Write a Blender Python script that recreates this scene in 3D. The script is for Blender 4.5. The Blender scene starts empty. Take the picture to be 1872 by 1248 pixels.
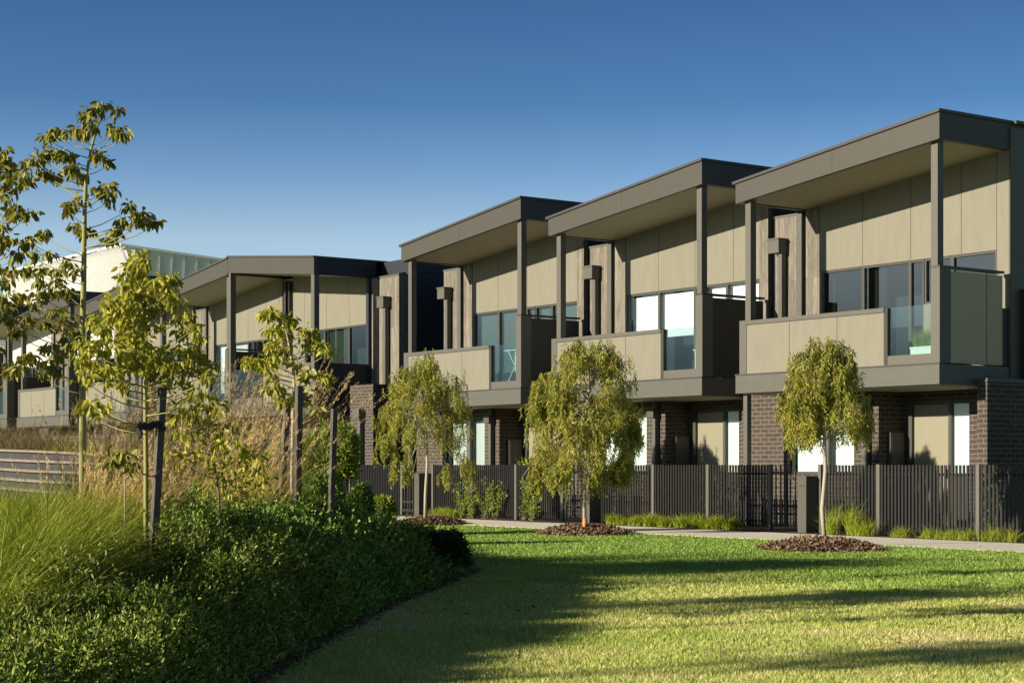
import bpy, math, random
import numpy as np
from mathutils import Vector
R = math.radians
rng = np.random.default_rng(7); random.seed(7)
scn = bpy.context.scene; C = scn.collection

# ------------------------------------------------------------------ frame
# world X runs along the row of townhouses, world Y into the buildings, Z up; camera at X=Y=0
F = 3250.0; CX = 936.0; HY = 849.0; H = 1.2
A0 = math.atan((CX + 1400) / F); ca, sa = math.cos(A0), math.sin(A0)
def dr(x):
    u = (x - CX) / F
    return (-ca + u*sa, sa + u*ca)
def S(x, d):
    r = dr(x); return d * r[0] / r[1]
def ZZ(x, y, d): return H + (HY - y) / F * d / dr(x)[1]
def G(x, y, z=0.0):
    zc = (H - z) * F / (y - HY); r = dr(x); return (r[0]*zc, r[1]*zc)
def W(x, y, zc):                      # point at depth zc from the viewpoint
    r = dr(x); return Vector((r[0]*zc, r[1]*zc, H + (HY - y)/F*zc))
def XZ2w(X, Zc): return (-ca*Zc + sa*X, sa*Zc + ca*X)
def w2XZ(s, d): return (s*sa + d*ca, -s*ca + d*sa)

# ------------------------------------------------------------------ materials
def newmat(name):
    m = bpy.data.materials.new(name); m.use_nodes = True
    nt = m.node_tree; return m, nt, nt.nodes['Principled BSDF'], nt.nodes['Material Output']
def ramp(nt, stops, interp='LINEAR'):
    r = nt.nodes.new('ShaderNodeValToRGB'); r.color_ramp.interpolation = interp
    e = r.color_ramp.elements
    while len(e) < len(stops): e.new(0.5)
    for i, (p, c) in enumerate(stops):
        e[i].position = p; e[i].color = (*c, 1)
    return r
def paint(name, col, rough=0.55, var=0.12, scale=3.0, bump=0.02, streak=False, spec=0.35):
    m, nt, b, o = newmat(name); L = nt.links
    tc = nt.nodes.new('ShaderNodeNewGeometry')
    mp = nt.nodes.new('ShaderNodeMapping'); L.new(tc.outputs['Position'], mp.inputs['Vector'])
    mp.inputs['Scale'].default_value = (scale, scale, scale*(0.25 if streak else 1))
    n = nt.nodes.new('ShaderNodeTexNoise'); n.inputs['Detail'].default_value = 6; n.inputs['Roughness'].default_value = 0.65
    L.new(mp.outputs[0], n.inputs['Vector'])
    lo = tuple(c*(1-var) for c in col); hi = tuple(min(1, c*(1+var)) for c in col)
    r = ramp(nt, [(0.3, lo), (0.7, hi)]); L.new(n.outputs['Fac'], r.inputs['Fac'])
    L.new(r.outputs[0], b.inputs['Base Color'])
    b.inputs['Roughness'].default_value = rough
    b.inputs['Specular IOR Level'].default_value = spec
    if bump:
        n2 = nt.nodes.new('ShaderNodeTexNoise'); n2.inputs['Scale'].default_value = 60; n2.inputs['Detail'].default_value = 4
        L.new(tc.outputs['Position'], n2.inputs['Vector'])
        bp = nt.nodes.new('ShaderNodeBump'); bp.inputs['Strength'].default_value = 0.25; bp.inputs['Distance'].default_value = bump*0.2
        L.new(n2.outputs['Fac'], bp.inputs['Height']); L.new(bp.outputs[0], b.inputs['Normal'])
    return m
def leafmat(name, cols, trans=0.3, rough=0.5, patch=None):
    m, nt, b, o = newmat(name); L = nt.links
    g = nt.nodes.new('ShaderNodeNewGeometry')
    st = [(i/max(1, len(cols)-1), c) for i, c in enumerate(cols)]
    r = ramp(nt, st); L.new(g.outputs['Random Per Island'], r.inputs['Fac'])
    colr = r.outputs[0]
    if patch:
        n = nt.nodes.new('ShaderNodeTexNoise'); n.inputs['Scale'].default_value = patch[0]; n.inputs['Detail'].default_value = 3
        L.new(g.outputs['Position'], n.inputs['Vector'])
        mr = nt.nodes.new('ShaderNodeMapRange'); mr.inputs['From Min'].default_value = 0.42; mr.inputs['From Max'].default_value = 0.62
        L.new(n.outputs['Fac'], mr.inputs['Value'])
        mx = nt.nodes.new('ShaderNodeMix'); mx.data_type = 'RGBA'; mx.blend_type = 'MULTIPLY'
        L.new(mr.outputs[0], mx.inputs['Factor']); L.new(colr, mx.inputs['A']); mx.inputs['B'].default_value = (*patch[1], 1)
        colr = mx.outputs['Result']
    L.new(colr, b.inputs['Base Color']); b.inputs['Roughness'].default_value = rough
    b.inputs['Specular IOR Level'].default_value = 0.3
    t = nt.nodes.new('ShaderNodeBsdfTranslucent'); L.new(colr, t.inputs['Color'])
    mix = nt.nodes.new('ShaderNodeMixShader'); mix.inputs[0].default_value = trans
    L.new(b.outputs[0], mix.inputs[1]); L.new(t.outputs[0], mix.inputs[2]); L.new(mix.outputs[0], o.inputs['Surface'])
    return m
def glassmat(name, refl, tint, rough=0.01):
    m, nt, b, o = newmat(name); L = nt.links
    tr = nt.nodes.new('ShaderNodeBsdfTransparent'); tr.inputs['Color'].default_value = (*tint, 1)
    gl = nt.nodes.new('ShaderNodeBsdfGlossy'); gl.inputs['Roughness'].default_value = rough
    gl.inputs['Color'].default_value = (1.0, 0.93, 0.86, 1)
    fr = nt.nodes.new('ShaderNodeFresnel'); fr.inputs['IOR'].default_value = 1.5
    ad = nt.nodes.new('ShaderNodeMath'); ad.operation = 'ADD'; ad.use_clamp = True; ad.inputs[1].default_value = refl
    L.new(fr.outputs[0], ad.inputs[0])
    gg = nt.nodes.new('ShaderNodeNewGeometry'); ib = nt.nodes.new('ShaderNodeMath'); ib.operation = 'SUBTRACT'; ib.inputs[0].default_value = 1.0
    L.new(gg.outputs['Backfacing'], ib.inputs[1]); mu = nt.nodes.new('ShaderNodeMath'); mu.operation = 'MULTIPLY'; L.new(ad.outputs[0], mu.inputs[0]); L.new(ib.outputs[0], mu.inputs[1])
    mix = nt.nodes.new('ShaderNodeMixShader'); L.new(mu.outputs[0], mix.inputs[0])
    L.new(tr.outputs[0], mix.inputs[1]); L.new(gl.outputs[0], mix.inputs[2]); L.new(mix.outputs[0], o.inputs['Surface'])
    return m
def brickmat(name, c1, c2, mortar):
    m, nt, b, o = newmat(name); L = nt.links
    g = nt.nodes.new('ShaderNodeNewGeometry')
    sp = nt.nodes.new('ShaderNodeSeparateXYZ'); L.new(g.outputs['Position'], sp.inputs[0])
    ad = nt.nodes.new('ShaderNodeMath'); ad.operation = 'ADD'; L.new(sp.outputs[0], ad.inputs[0]); L.new(sp.outputs[1], ad.inputs[1])
    cb = nt.nodes.new('ShaderNodeCombineXYZ'); L.new(ad.outputs[0], cb.inputs[0]); L.new(sp.outputs[2], cb.inputs[1])
    br = nt.nodes.new('ShaderNodeTexBrick'); L.new(cb.outputs[0], br.inputs['Vector'])
    br.inputs['Color1'].default_value = (*c1, 1); br.inputs['Color2'].default_value = (*c2, 1); br.inputs['Mortar'].default_value = (*mortar, 1)
    br.inputs['Scale'].default_value = 1.0; br.inputs['Brick Width'].default_value = 0.24; br.inputs['Row Height'].default_value = 0.0875
    br.inputs['Mortar Size'].default_value = 0.008; br.inputs['Mortar Smooth'].default_value = 0.15; br.inputs['Bias'].default_value = -0.2
    n = nt.nodes.new('ShaderNodeTexNoise'); n.inputs['Scale'].default_value = 9; n.inputs['Detail'].default_value = 5
    L.new(g.outputs['Position'], n.inputs['Vector'])
    hs = nt.nodes.new('ShaderNodeMix'); hs.data_type = 'RGBA'; hs.blend_type = 'MULTIPLY'; hs.inputs['Factor'].default_value = 0.6
    r = ramp(nt, [(0.25, (0.6, 0.6, 0.62)), (0.75, (1.25, 1.2, 1.15))]); L.new(n.outputs['Fac'], r.inputs['Fac'])
    L.new(br.outputs['Color'], hs.inputs['A']); L.new(r.outputs[0], hs.inputs['B']); L.new(hs.outputs['Result'], b.inputs['Base Color'])
    b.inputs['Roughness'].default_value = 0.8
    iv = nt.nodes.new('ShaderNodeMath'); iv.operation = 'SUBTRACT'; iv.inputs[0].default_value = 1; L.new(br.outputs['Fac'], iv.inputs[1])
    bp = nt.nodes.new('ShaderNodeBump'); bp.inputs['Strength'].default_value = 0.6; bp.inputs['Distance'].default_value = 0.006
    L.new(iv.outputs[0], bp.inputs['Height']); L.new(bp.outputs[0], b.inputs['Normal'])
    return m
def timbermat(name):
    m, nt, b, o = newmat(name); L = nt.links
    g = nt.nodes.new('ShaderNodeNewGeometry'); sp = nt.nodes.new('ShaderNodeSeparateXYZ'); L.new(g.outputs['Position'], sp.inputs[0])
    ad = nt.nodes.new('ShaderNodeMath'); ad.operation = 'ADD'; L.new(sp.outputs[0], ad.inputs[0]); L.new(sp.outputs[1], ad.inputs[1])
    dv = nt.nodes.new('ShaderNodeMath'); dv.operation = 'DIVIDE'; dv.inputs[1].default_value = 0.135; L.new(ad.outputs[0], dv.inputs[0])
    fl = nt.nodes.new('ShaderNodeMath'); fl.operation = 'FLOOR'; L.new(dv.outputs[0], fl.inputs[0])
    fz = nt.nodes.new('ShaderNodeMath'); fz.operation = 'GREATER_THAN'; fz.inputs[1].default_value = 4.97; L.new(sp.outputs[2], fz.inputs[0])
    f2 = nt.nodes.new('ShaderNodeMath'); f2.operation = 'MULTIPLY_ADD'; f2.inputs[1].default_value = 37.0; L.new(fz.outputs[0], f2.inputs[0]); L.new(fl.outputs[0], f2.inputs[2])
    wn = nt.nodes.new('ShaderNodeTexWhiteNoise'); wn.noise_dimensions = '1D'; L.new(f2.outputs[0], wn.inputs['W'])
    cb = nt.nodes.new('ShaderNodeCombineXYZ')
    m3 = nt.nodes.new('ShaderNodeMath'); m3.operation = 'MULTIPLY'; m3.inputs[1].default_value = 26; L.new(ad.outputs[0], m3.inputs[0])
    m4 = nt.nodes.new('ShaderNodeMath'); m4.operation = 'MULTIPLY_ADD'; m4.inputs[1].default_value = 2.2; L.new(sp.outputs[2], m4.inputs[0]); L.new(wn.outputs['Value'], m4.inputs[2])
    L.new(m3.outputs[0], cb.inputs[0]); L.new(m4.outputs[0], cb.inputs[1]); L.new(wn.outputs['Value'], cb.inputs[2])
    n = nt.nodes.new('ShaderNodeTexNoise'); n.inputs['Scale'].default_value = 1.6; n.inputs['Detail'].default_value = 6; L.new(cb.outputs[0], n.inputs['Vector'])
    r = ramp(nt, [(0.3, (0.105, 0.098, 0.085)), (0.55, (0.185, 0.172, 0.146)), (0.75, (0.255, 0.238, 0.205))]); L.new(n.outputs['Fac'], r.inputs['Fac'])
    mx = nt.nodes.new('ShaderNodeMix'); mx.data_type = 'RGBA'; mx.blend_type = 'MULTIPLY'; mx.inputs['Factor'].default_value = 1
    r2 = ramp(nt, [(0, (0.72, 0.70, 0.68)), (1, (1.1, 1.1, 1.08))]); L.new(wn.outputs['Value'], r2.inputs['Fac'])
    L.new(r.outputs[0], mx.inputs['A']); L.new(r2.outputs[0], mx.inputs['B'])
    # dark joint between boards
    fr = nt.nodes.new('ShaderNodeMath'); fr.operation = 'FRACT'; L.new(dv.outputs[0], fr.inputs[0])
    lt = nt.nodes.new('ShaderNodeMath'); lt.operation = 'LESS_THAN'; lt.inputs[1].default_value = 0.07; L.new(fr.outputs[0], lt.inputs[0])
    mj = nt.nodes.new('ShaderNodeMix'); mj.data_type = 'RGBA'; L.new(lt.outputs[0], mj.inputs['Factor'])
    L.new(mx.outputs['Result'], mj.inputs['A']); mj.inputs['B'].default_value = (0.09, 0.075, 0.06, 1)
    L.new(mj.outputs['Result'], b.inputs['Base Color']); b.inputs['Roughness'].default_value = 0.75
    return m

M = {}
M['fascia'] = paint('bronze_paint', (0.088, 0.091, 0.080), 0.5, 0.07, 1.2, 0.0)
M['roofp'] = paint('dark_bronze_roof_paint', (0.056, 0.055, 0.047), 0.5, 0.07, 1.2, 0.0)
M['cap'] = paint('grey_flashing', (0.055, 0.055, 0.054), 0.45, 0.08, 2)
M['beige'] = paint('beige_cement_sheet', (0.182, 0.179, 0.143), 0.7, 0.07, 1.3, 0.015, True)
M['soffit'] = paint('cream_soffit', (0.40, 0.36, 0.26), 0.7, 0.05, 1.0, 0.0)
M['taupe'] = paint('taupe_sheet', (0.44, 0.38, 0.28), 0.6, 0.05, 1.5, 0.0)
M['charcoal'] = paint('charcoal_sheet', (0.036, 0.035, 0.034), 0.5, 0.1, 2, 0.0)
M['navy'] = paint('dark_blue_grey_sheet', (0.022, 0.028, 0.042), 0.5, 0.1, 2, 0.0)
M['postp'] = paint('post_paint', (0.095, 0.095, 0.084), 0.5, 0.06, 2, 0.0)
M['joint'] = paint('joint_shadow_gap', (0.055, 0.05, 0.042), 0.8, 0.1, 2, 0.0)
M['frame'] = paint('window_frame_metal', (0.06, 0.06, 0.057), 0.4, 0.1, 2, 0.0)
M['pane_frame'] = paint('pale_window_frame', (0.30, 0.29, 0.26), 0.4, 0.1, 2, 0.0)
M['brick'] = brickmat('brown_brick', (0.038, 0.030, 0.026), (0.062, 0.049, 0.042), (0.16, 0.142, 0.116))
M['timber'] = timbermat('weathered_timber_boards')
M['glass'] = glassmat('clear_glass', 0.05, (0.90, 0.95, 0.95))
M['tint'] = glassmat('tinted_glass', 0.09, (0.55, 0.62, 0.62))
M['balglass'] = glassmat('balustrade_glass', 0.10, (0.80, 0.90, 0.90))
M['blind'] = paint('white_blind', (0.80, 0.84, 0.84), 0.8, 0.02, 2, 0.0)
M['greyblind'] = paint('grey_blind', (0.50, 0.54, 0.54), 0.8, 0.03, 2, 0.0)
M['curtain'] = paint('olive_curtain', (0.10, 0.095, 0.06), 0.9, 0.2, 6, 0.0)
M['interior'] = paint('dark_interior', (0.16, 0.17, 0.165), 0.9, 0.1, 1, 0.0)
M['door'] = paint('beige_door', (0.22, 0.215, 0.155), 0.6, 0.03, 2, 0.0)
M['white'] = paint('white_paint', (0.72, 0.74, 0.73), 0.5, 0.04, 2, 0.0)
M['offwhite'] = paint('white_cladding', (0.50, 0.51, 0.49), 0.6, 0.05, 2, 0.0)
M['metalroof'] = paint('white_metal_sheet', (0.76, 0.77, 0.79), 0.45, 0.05, 1, 0.0)
M['slat'] = paint('dark_fence_slat', (0.007, 0.007, 0.0069), 0.5, 0.25, 5, 0.0, True)
M['fpost'] = paint('fence_post_paint', (0.10, 0.10, 0.088), 0.5, 0.1, 3, 0.0)
M['letter'] = paint('letterbox_paint', (0.07, 0.07, 0.062), 0.5, 0.06, 3, 0.0)
M['stake'] = paint('grey_hardwood', (0.09, 0.083, 0.073), 0.85, 0.35, 14, 0.02, True)
M['rubber'] = paint('black_rubber', (0.012, 0.011, 0.011), 0.6, 0.2, 3, 0.0)
M['bark_green'] = paint('green_bark', (0.26, 0.27, 0.10), 0.75, 0.3, 30, 0.02)
M['bark_pale'] = paint('pale_bark', (0.40, 0.35, 0.28), 0.85, 0.3, 22, 0.02)
M['bark_dark'] = paint('brown_bark', (0.15, 0.11, 0.075), 0.9, 0.3, 14, 0.02)
M['bark_base'] = paint('orange_bark', (0.55, 0.25, 0.11), 0.85, 0.2, 20, 0.0)
M['stone'] = paint('shade_toned_stone', (0.13, 0.13, 0.14), 0.85, 0.18, 4, 0.04)  # step risers: their shade is painted in as a darker blue-grey than the treads
M['stone_top'] = paint('pale_stone_tread', (0.50, 0.44, 0.36), 0.85, 0.18, 4, 0.04)
M['concrete'] = paint('pale_concrete', (0.80, 0.76, 0.66), 0.9, 0.10, 2.5, 0.03)
M['soil'] = paint('dark_soil_mulch', (0.045, 0.034, 0.024), 0.95, 0.5, 18, 0.1)
M['mulch_chip'] = leafmat('bark_chips', [(0.075, 0.040, 0.022), (0.15, 0.095, 0.06), (0.24, 0.17, 0.115), (0.11, 0.06, 0.035), (0.34, 0.25, 0.17)], 0.0, 0.9)
M['flame_leaf'] = leafmat('palmate_leaf', [(0.20, 0.23, 0.025), (0.36, 0.37, 0.045), (0.52, 0.49, 0.07), (0.28, 0.31, 0.035)], 0.35, 0.45)
M['flame_leaf_dark'] = leafmat('olive_palmate_leaf', [(0.12, 0.15, 0.02), (0.21, 0.23, 0.03), (0.32, 0.31, 0.045), (0.25, 0.18, 0.04)], 0.3, 0.45)
M['weep'] = leafmat('weeping_leaf', [(0.20, 0.24, 0.04), (0.36, 0.39, 0.06), (0.54, 0.53, 0.10), (0.29, 0.34, 0.05), (0.60, 0.56, 0.15), (0.40, 0.24, 0.09)], 0.42, 0.5, (2.5, (0.72, 0.78, 0.7)))
M['hedge_fine'] = leafmat('fine_shrub_leaf', [(0.05, 0.09, 0.014), (0.13, 0.21, 0.026), (0.26, 0.36, 0.05), (0.55, 0.58, 0.15)], 0.3, 0.45, (1.3, (0.7, 0.72, 0.7)))
M['hedge_gloss'] = leafmat('glossy_shrub_leaf', [(0.07, 0.14, 0.022), (0.17, 0.30, 0.045), (0.42, 0.56, 0.13)], 0.25, 0.35, (1.1, (0.7, 0.72, 0.7)))
M['hedge_dark'] = leafmat('dark_shrub_leaf', [(0.03, 0.055, 0.016), (0.06, 0.085, 0.025), (0.08, 0.08, 0.035)], 0.2, 0.4)
M['bright_leaf'] = leafmat('bright_shrub_leaf', [(0.14, 0.22, 0.02), (0.24, 0.34, 0.035), (0.36, 0.44, 0.07)], 0.35, 0.45)
M['blade'] = leafmat('green_grass_blade', [(0.13, 0.21, 0.02), (0.26, 0.33, 0.035), (0.36, 0.42, 0.05), (0.46, 0.48, 0.09)], 0.35, 0.5)
M['blade_dry'] = leafmat('straw_grass_blade', [(0.62, 0.46, 0.14), (0.78, 0.60, 0.24), (0.46, 0.40, 0.08), (0.85, 0.68, 0.34)], 0.35, 0.7)
M['blade_twig'] = leafmat('brown_twig_blade', [(0.20, 0.15, 0.08), (0.33, 0.26, 0.14), (0.14, 0.13, 0.04)], 0.2, 0.8)
M['plume'] = leafmat('straw_plume', [(0.78, 0.58, 0.28), (0.88, 0.70, 0.40), (0.62, 0.44, 0.20)], 0.45, 0.8)
M['tuft'] = leafmat('tuft_blade', [(0.22, 0.31, 0.02), (0.36, 0.45, 0.04), (0.50, 0.54, 0.08)], 0.35, 0.5)
M['flower'] = leafmat('purple_flower', [(0.16, 0.06, 0.35), (0.25, 0.12, 0.5)], 0.3, 0.6)
M['shade_leaf'] = leafmat('evergreen_leaf', [(0.04, 0.07, 0.015), (0.08, 0.12, 0.02)], 0.2, 0.5)
M['solar'] = paint('solar_panel', (0.03, 0.04, 0.06), 0.25, 0.1, 3, 0.0)

def lawnmat(name, blades):
    m, nt, b, o = newmat(name); L = nt.links
    g = nt.nodes.new('ShaderNodeNewGeometry')
    n = nt.nodes.new('ShaderNodeTexNoise'); n.inputs['Scale'].default_value = 1.4; n.inputs['Detail'].default_value = 6; n.inputs['Roughness'].default_value = 0.7
    L.new(g.outputs['Position'], n.inputs['Vector'])
    # distance from the path edge along Y: greener and lusher near the watered path
    sp = nt.nodes.new('ShaderNodeSeparateXYZ'); L.new(g.outputs['Position'], sp.inputs[0])
    d1 = nt.nodes.new('ShaderNodeMath'); d1.operation = 'MULTIPLY'; d1.inputs[1].default_value = -0.45; L.new(sp.outputs[0], d1.inputs[0])
    d2 = nt.nodes.new('ShaderNodeMath'); d2.operation = 'MULTIPLY_ADD'; d2.inputs[1].default_value = 0.75; L.new(sp.outputs[1], d2.inputs[0]); L.new(d1.outputs[0], d2.inputs[2])
    mr = nt.nodes.new('ShaderNodeMapRange'); mr.inputs['From Min'].default_value = 13.5; mr.inputs['From Max'].default_value = 19.0
    mr.inputs['To Min'].default_value = 0.0; mr.inputs['To Max'].default_value = 0.62
    L.new(d2.outputs[0], mr.inputs['Value'])
    nb_ = nt.nodes.new('ShaderNodeTexNoise'); nb_.inputs['Scale'].default_value = 0.45; nb_.inputs['Detail'].default_value = 5; L.new(g.outputs['Position'], nb_.inputs['Vector'])
    av = nt.nodes.new('ShaderNodeMath'); av.operation = 'MULTIPLY_ADD'; av.inputs[1].default_value = 0.9; L.new(nb_.outputs['Fac'], av.inputs[0]); av.inputs[2].default_value = -0.48
    a2 = nt.nodes.new('ShaderNodeMath'); a2.operation = 'ADD'; L.new(av.outputs[0], a2.inputs[0]); L.new(mr.outputs[0], a2.inputs[1])
    nn = nt.nodes.new('ShaderNodeMath'); nn.operation = 'MULTIPLY_ADD'; nn.inputs[1].default_value = 1.05; L.new(n.outputs['Fac'], nn.inputs[0]); L.new(a2.outputs[0], nn.inputs[2])
    r = ramp(nt, [(0.26, (0.78, 0.72, 0.40)), (0.42, (0.62, 0.67, 0.24)), (0.62, (0.52, 0.62, 0.17)), (0.80, (0.38, 0.54, 0.12)), (1.0, (0.30, 0.46, 0.10))])
    L.new(nn.outputs[0], r.inputs['Fac']); colr = r.outputs[0]
    mx = nt.nodes.new('ShaderNodeMix'); mx.data_type = 'RGBA'; mx.blend_type = 'MULTIPLY'; mx.inputs['Factor'].default_value = 1
    if blades:
        rr = ramp(nt, [(0, (0.6, 0.62, 0.5)), (0.55, (1.0, 1.0, 1.0)), (0.88, (1.25, 1.18, 1.15)), (1, (1.9, 1.5, 2.0))]); L.new(g.outputs['Random Per Island'], rr.inputs['Fac'])
    else:
        n2 = nt.nodes.new('ShaderNodeTexNoise'); n2.inputs['Scale'].default_value = 22; n2.inputs['Detail'].default_value = 8; n2.inputs['Roughness'].default_value = 0.8
        L.new(g.outputs['Position'], n2.inputs['Vector'])
        rr = ramp(nt, [(0.3, (0.45, 0.48, 0.4)), (0.7, (1.15, 1.15, 1.1))]); L.new(n2.outputs['Fac'], rr.inputs['Fac'])
        bp = nt.nodes.new('ShaderNodeBump'); bp.inputs['Strength'].default_value = 1.0; bp.inputs['Distance'].default_value = 0.05
        L.new(n2.outputs['Fac'], bp.inputs['Height']); L.new(bp.outputs[0], b.inputs['Normal'])
    L.new(colr, mx.inputs['A']); L.new(rr.outputs[0], mx.inputs['B']); L.new(mx.outputs['Result'], b.inputs['Base Color'])
    b.inputs['Roughness'].default_value = 0.75; b.inputs['Specular IOR Level'].default_value = 0.15
    if blades:
        t = nt.nodes.new('ShaderNodeBsdfTranslucent'); L.new(mx.outputs['Result'], t.inputs['Color'])
        ms = nt.nodes.new('ShaderNodeMixShader'); ms.inputs[0].default_value = 0.35
        L.new(b.outputs[0], ms.inputs[1]); L.new(t.outputs[0], ms.inputs[2]); L.new(ms.outputs[0], o.inputs['Surface'])
    return m
M['lawn'] = lawnmat('lawn_sheet', False); M['lawn_blade'] = lawnmat('lawn_blades', True)

# ------------------------------------------------------------------ object helpers
def tag(o, label=None, cat=None, group=None, kind=None):
    if label: o['label'] = label
    if cat: o['category'] = cat
    if group: o['group'] = group
    if kind: o['kind'] = kind
    return o
def empty(name, loc, label, cat, group=None):
    o = bpy.data.objects.new(name, None); C.objects.link(o); o.location = loc; o.empty_display_size = 0.2
    return tag(o, label, cat, group)
def base_of(p):
    b = Vector((0, 0, 0))
    while p is not None: b += Vector(p.location); p = p.parent
    return b
class MB:
    def __init__(s): s.v = []; s.f = []
    def box(s, x0, x1, y0, y1, z0, z1):
        n = len(s.v)
        s.v += [(x0,y0,z0),(x1,y0,z0),(x1,y1,z0),(x0,y1,z0),(x0,y0,z1),(x1,y0,z1),(x1,y1,z1),(x0,y1,z1)]
        s.f += [tuple(n+i for i in q) for q in ((0,3,2,1),(4,5,6,7),(0,1,5,4),(1,2,6,5),(2,3,7,6),(3,0,4,7))]; return s
    def prism(s, poly, y0, y1):          # polygon in XZ, extruded along Y
        n = len(s.v); k = len(poly)
        s.v += [(p[0], y0, p[1]) for p in poly] + [(p[0], y1, p[1]) for p in poly]
        s.f += [tuple(n+i for i in range(k)), tuple(n+k+i for i in reversed(range(k)))]
        s.f += [(n+i, n+k+i, n+k+(i+1) % k, n+(i+1) % k) for i in range(k)]; return s
    def hexa(s, v8):
        n = len(s.v); s.v += [tuple(p) for p in v8]
        s.f += [tuple(n+i for i in q) for q in ((0,3,2,1),(4,5,6,7),(0,1,5,4),(1,2,6,5),(2,3,7,6),(3,0,4,7))]; return s
    def bar(s, a, b, w, h=None):
        a = Vector(a); b = Vector(b); h = h or w; t = (b-a).normalized()
        up = Vector((0, 0, 1)) if abs(t.z) < 0.9 else Vector((0, 1, 0))
        r = t.cross(up).normalized()*w/2; u = r.cross(t).normalized()*h/2
        return s.hexa([a-r-u, a+r-u, b+r-u, b-r-u, a-r+u, a+r+u, b+r+u, b-r+u])
    def tube(s, pts, rad, n=7):
        pts = [Vector(p) for p in pts]; k0 = len(s.v)
        for i, p in enumerate(pts):
            t = (pts[min(i+1, len(pts)-1)] - pts[max(i-1, 0)]).normalized()
            ref = Vector((1, 0, 0)) if abs(t.x) < 0.8 else Vector((0, 1, 0))
            u = t.cross(ref).normalized(); w = t.cross(u)
            for j in range(n):
                a = 2*math.pi*j/n; s.v.append(tuple(p + (u*math.cos(a) + w*math.sin(a))*rad[i]))
        for i in range(len(pts)-1):
            for j in range(n):
                s.f.append((k0+i*n+j, k0+i*n+(j+1) % n, k0+(i+1)*n+(j+1) % n, k0+(i+1)*n+j))
        s.f.append(tuple(k0+j for j in reversed(range(n)))); s.f.append(tuple(k0+(len(pts)-1)*n+j for j in range(n))); return s
    def build(s, name, mat, parent=None, label=None, smooth=False):
        b = base_of(parent); me = bpy.data.meshes.new(name)
        me.from_pydata([(v[0]-b.x, v[1]-b.y, v[2]-b.z) for v in s.v], [], s.f)
        import bmesh
        bm = bmesh.new(); bm.from_mesh(me); bmesh.ops.recalc_face_normals(bm, faces=bm.faces); bm.to_mesh(me); bm.free()
        me.materials.append(mat); o = bpy.data.objects.new(name, me); C.objects.link(o)
        if smooth: me.polygons.foreach_set('use_smooth', [True]*len(me.polygons))
        if parent: o.parent = parent
        if label: o['label'] = label
        return o
def npmesh(name, V, k, mat, parent=None, quads=None):
    """V: (n,k,3) separate polygons of k corners, or with quads: V (n,m,3) and index rows quads per island"""
    b = base_of(parent); V = np.asarray(V, dtype=np.float32); n, m, _ = V.shape
    idx = np.asarray(quads if quads is not None else [list(range(k))], dtype=np.int32)
    f = (idx[None, :, :] + (np.arange(n, dtype=np.int32)*m)[:, None, None]).reshape(-1, idx.shape[1])
    me = bpy.data.meshes.new(name); co = V.reshape(-1, 3) - np.array(b, dtype=np.float32)
    me.vertices.add(len(co)); me.vertices.foreach_set('co', co.ravel())
    me.loops.add(f.size); me.loops.foreach_set('vertex_index', f.ravel())
    me.polygons.add(len(f)); me.polygons.foreach_set('loop_start', np.arange(len(f), dtype=np.int32)*f.shape[1])
    try: me.polygons.foreach_set('loop_total', np.full(len(f), f.shape[1], dtype=np.int32))
    except Exception: pass
    me.update(calc_edges=True); me.validate(); me.materials.append(mat)
    o = bpy.data.objects.new(name, me); C.objects.link(o)
    if parent: o.parent = parent
    return o
def unit(a): return a/np.maximum(np.linalg.norm(a, axis=-1, keepdims=True), 1e-9)
def leaves(P, D, L, Wd, fold=0.25, droop=0.0):
    """leaf islands: 6 verts, two quads folded on the midrib. P base (n,3), D direction, L, Wd arrays"""
    n = len(P); D = unit(D); L = np.broadcast_to(L, n)[:, None]; Wd = np.broadcast_to(Wd, n)[:, None]
    ref = unit(rng.normal(size=(n, 3))); side = unit(np.cross(D, ref)); nrm = np.cross(side, D)
    tip = P + D*L; tip[:, 2] -= (droop*L[:, 0])
    mid = P + D*L*0.5 ; up = nrm*Wd*fold
    a = P + D*L*0.38 + side*Wd*0.5 + up; b_ = P + D*L*0.72 + side*Wd*0.36 + up; b_[:, 2] -= droop*L[:, 0]*0.4
    c = P + D*L*0.38 - side*Wd*0.5 + up; d_ = P + D*L*0.72 - side*Wd*0.36 + up; d_[:, 2] -= droop*L[:, 0]*0.4
    return np.stack([P, a, b_, tip, d_, c], axis=1), [[0, 1, 2, 3], [0, 3, 4, 5]]
def blades(P, D, L, w, bend, seg=4):
    """curved strips: start P, initial direction D, length L, width w, bending down by `bend`"""
    n = len(P); D = unit(D); L = np.broadcast_to(L, n)[:, None]; w = np.broadcast_to(w, n)[:, None]; bend = np.broadcast_to(bend, n)[:, None]
    hz = D.copy(); hz[:, 2] = 0; hz = unit(hz + 1e-4*rng.normal(size=hz.shape)); sd = np.cross(hz, np.array([0, 0, 1.0])[None])
    tw = rng.normal(size=(n, 1))*0.5; sd = unit(sd*np.cos(tw) + hz*np.sin(tw))
    pts = []; p = P.copy(); d = D.copy()
    for i in range(seg+1):
        t = i/seg; ww = w*(1-t)**0.6*0.5 + 0.0004
        pts.append(p - sd*ww); pts.append(p + sd*ww)
        p = p + d*L/seg; d = d + hz*bend*0.22/seg*4; d[:, 2] -= (bend[:, 0]*1.6/seg)*(0.4+t); d = unit(d)
    V = np.stack(pts, axis=1); q = [[2*i, 2*i+1, 2*i+3, 2*i+2] for i in range(seg)]
    return V, q

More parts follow.
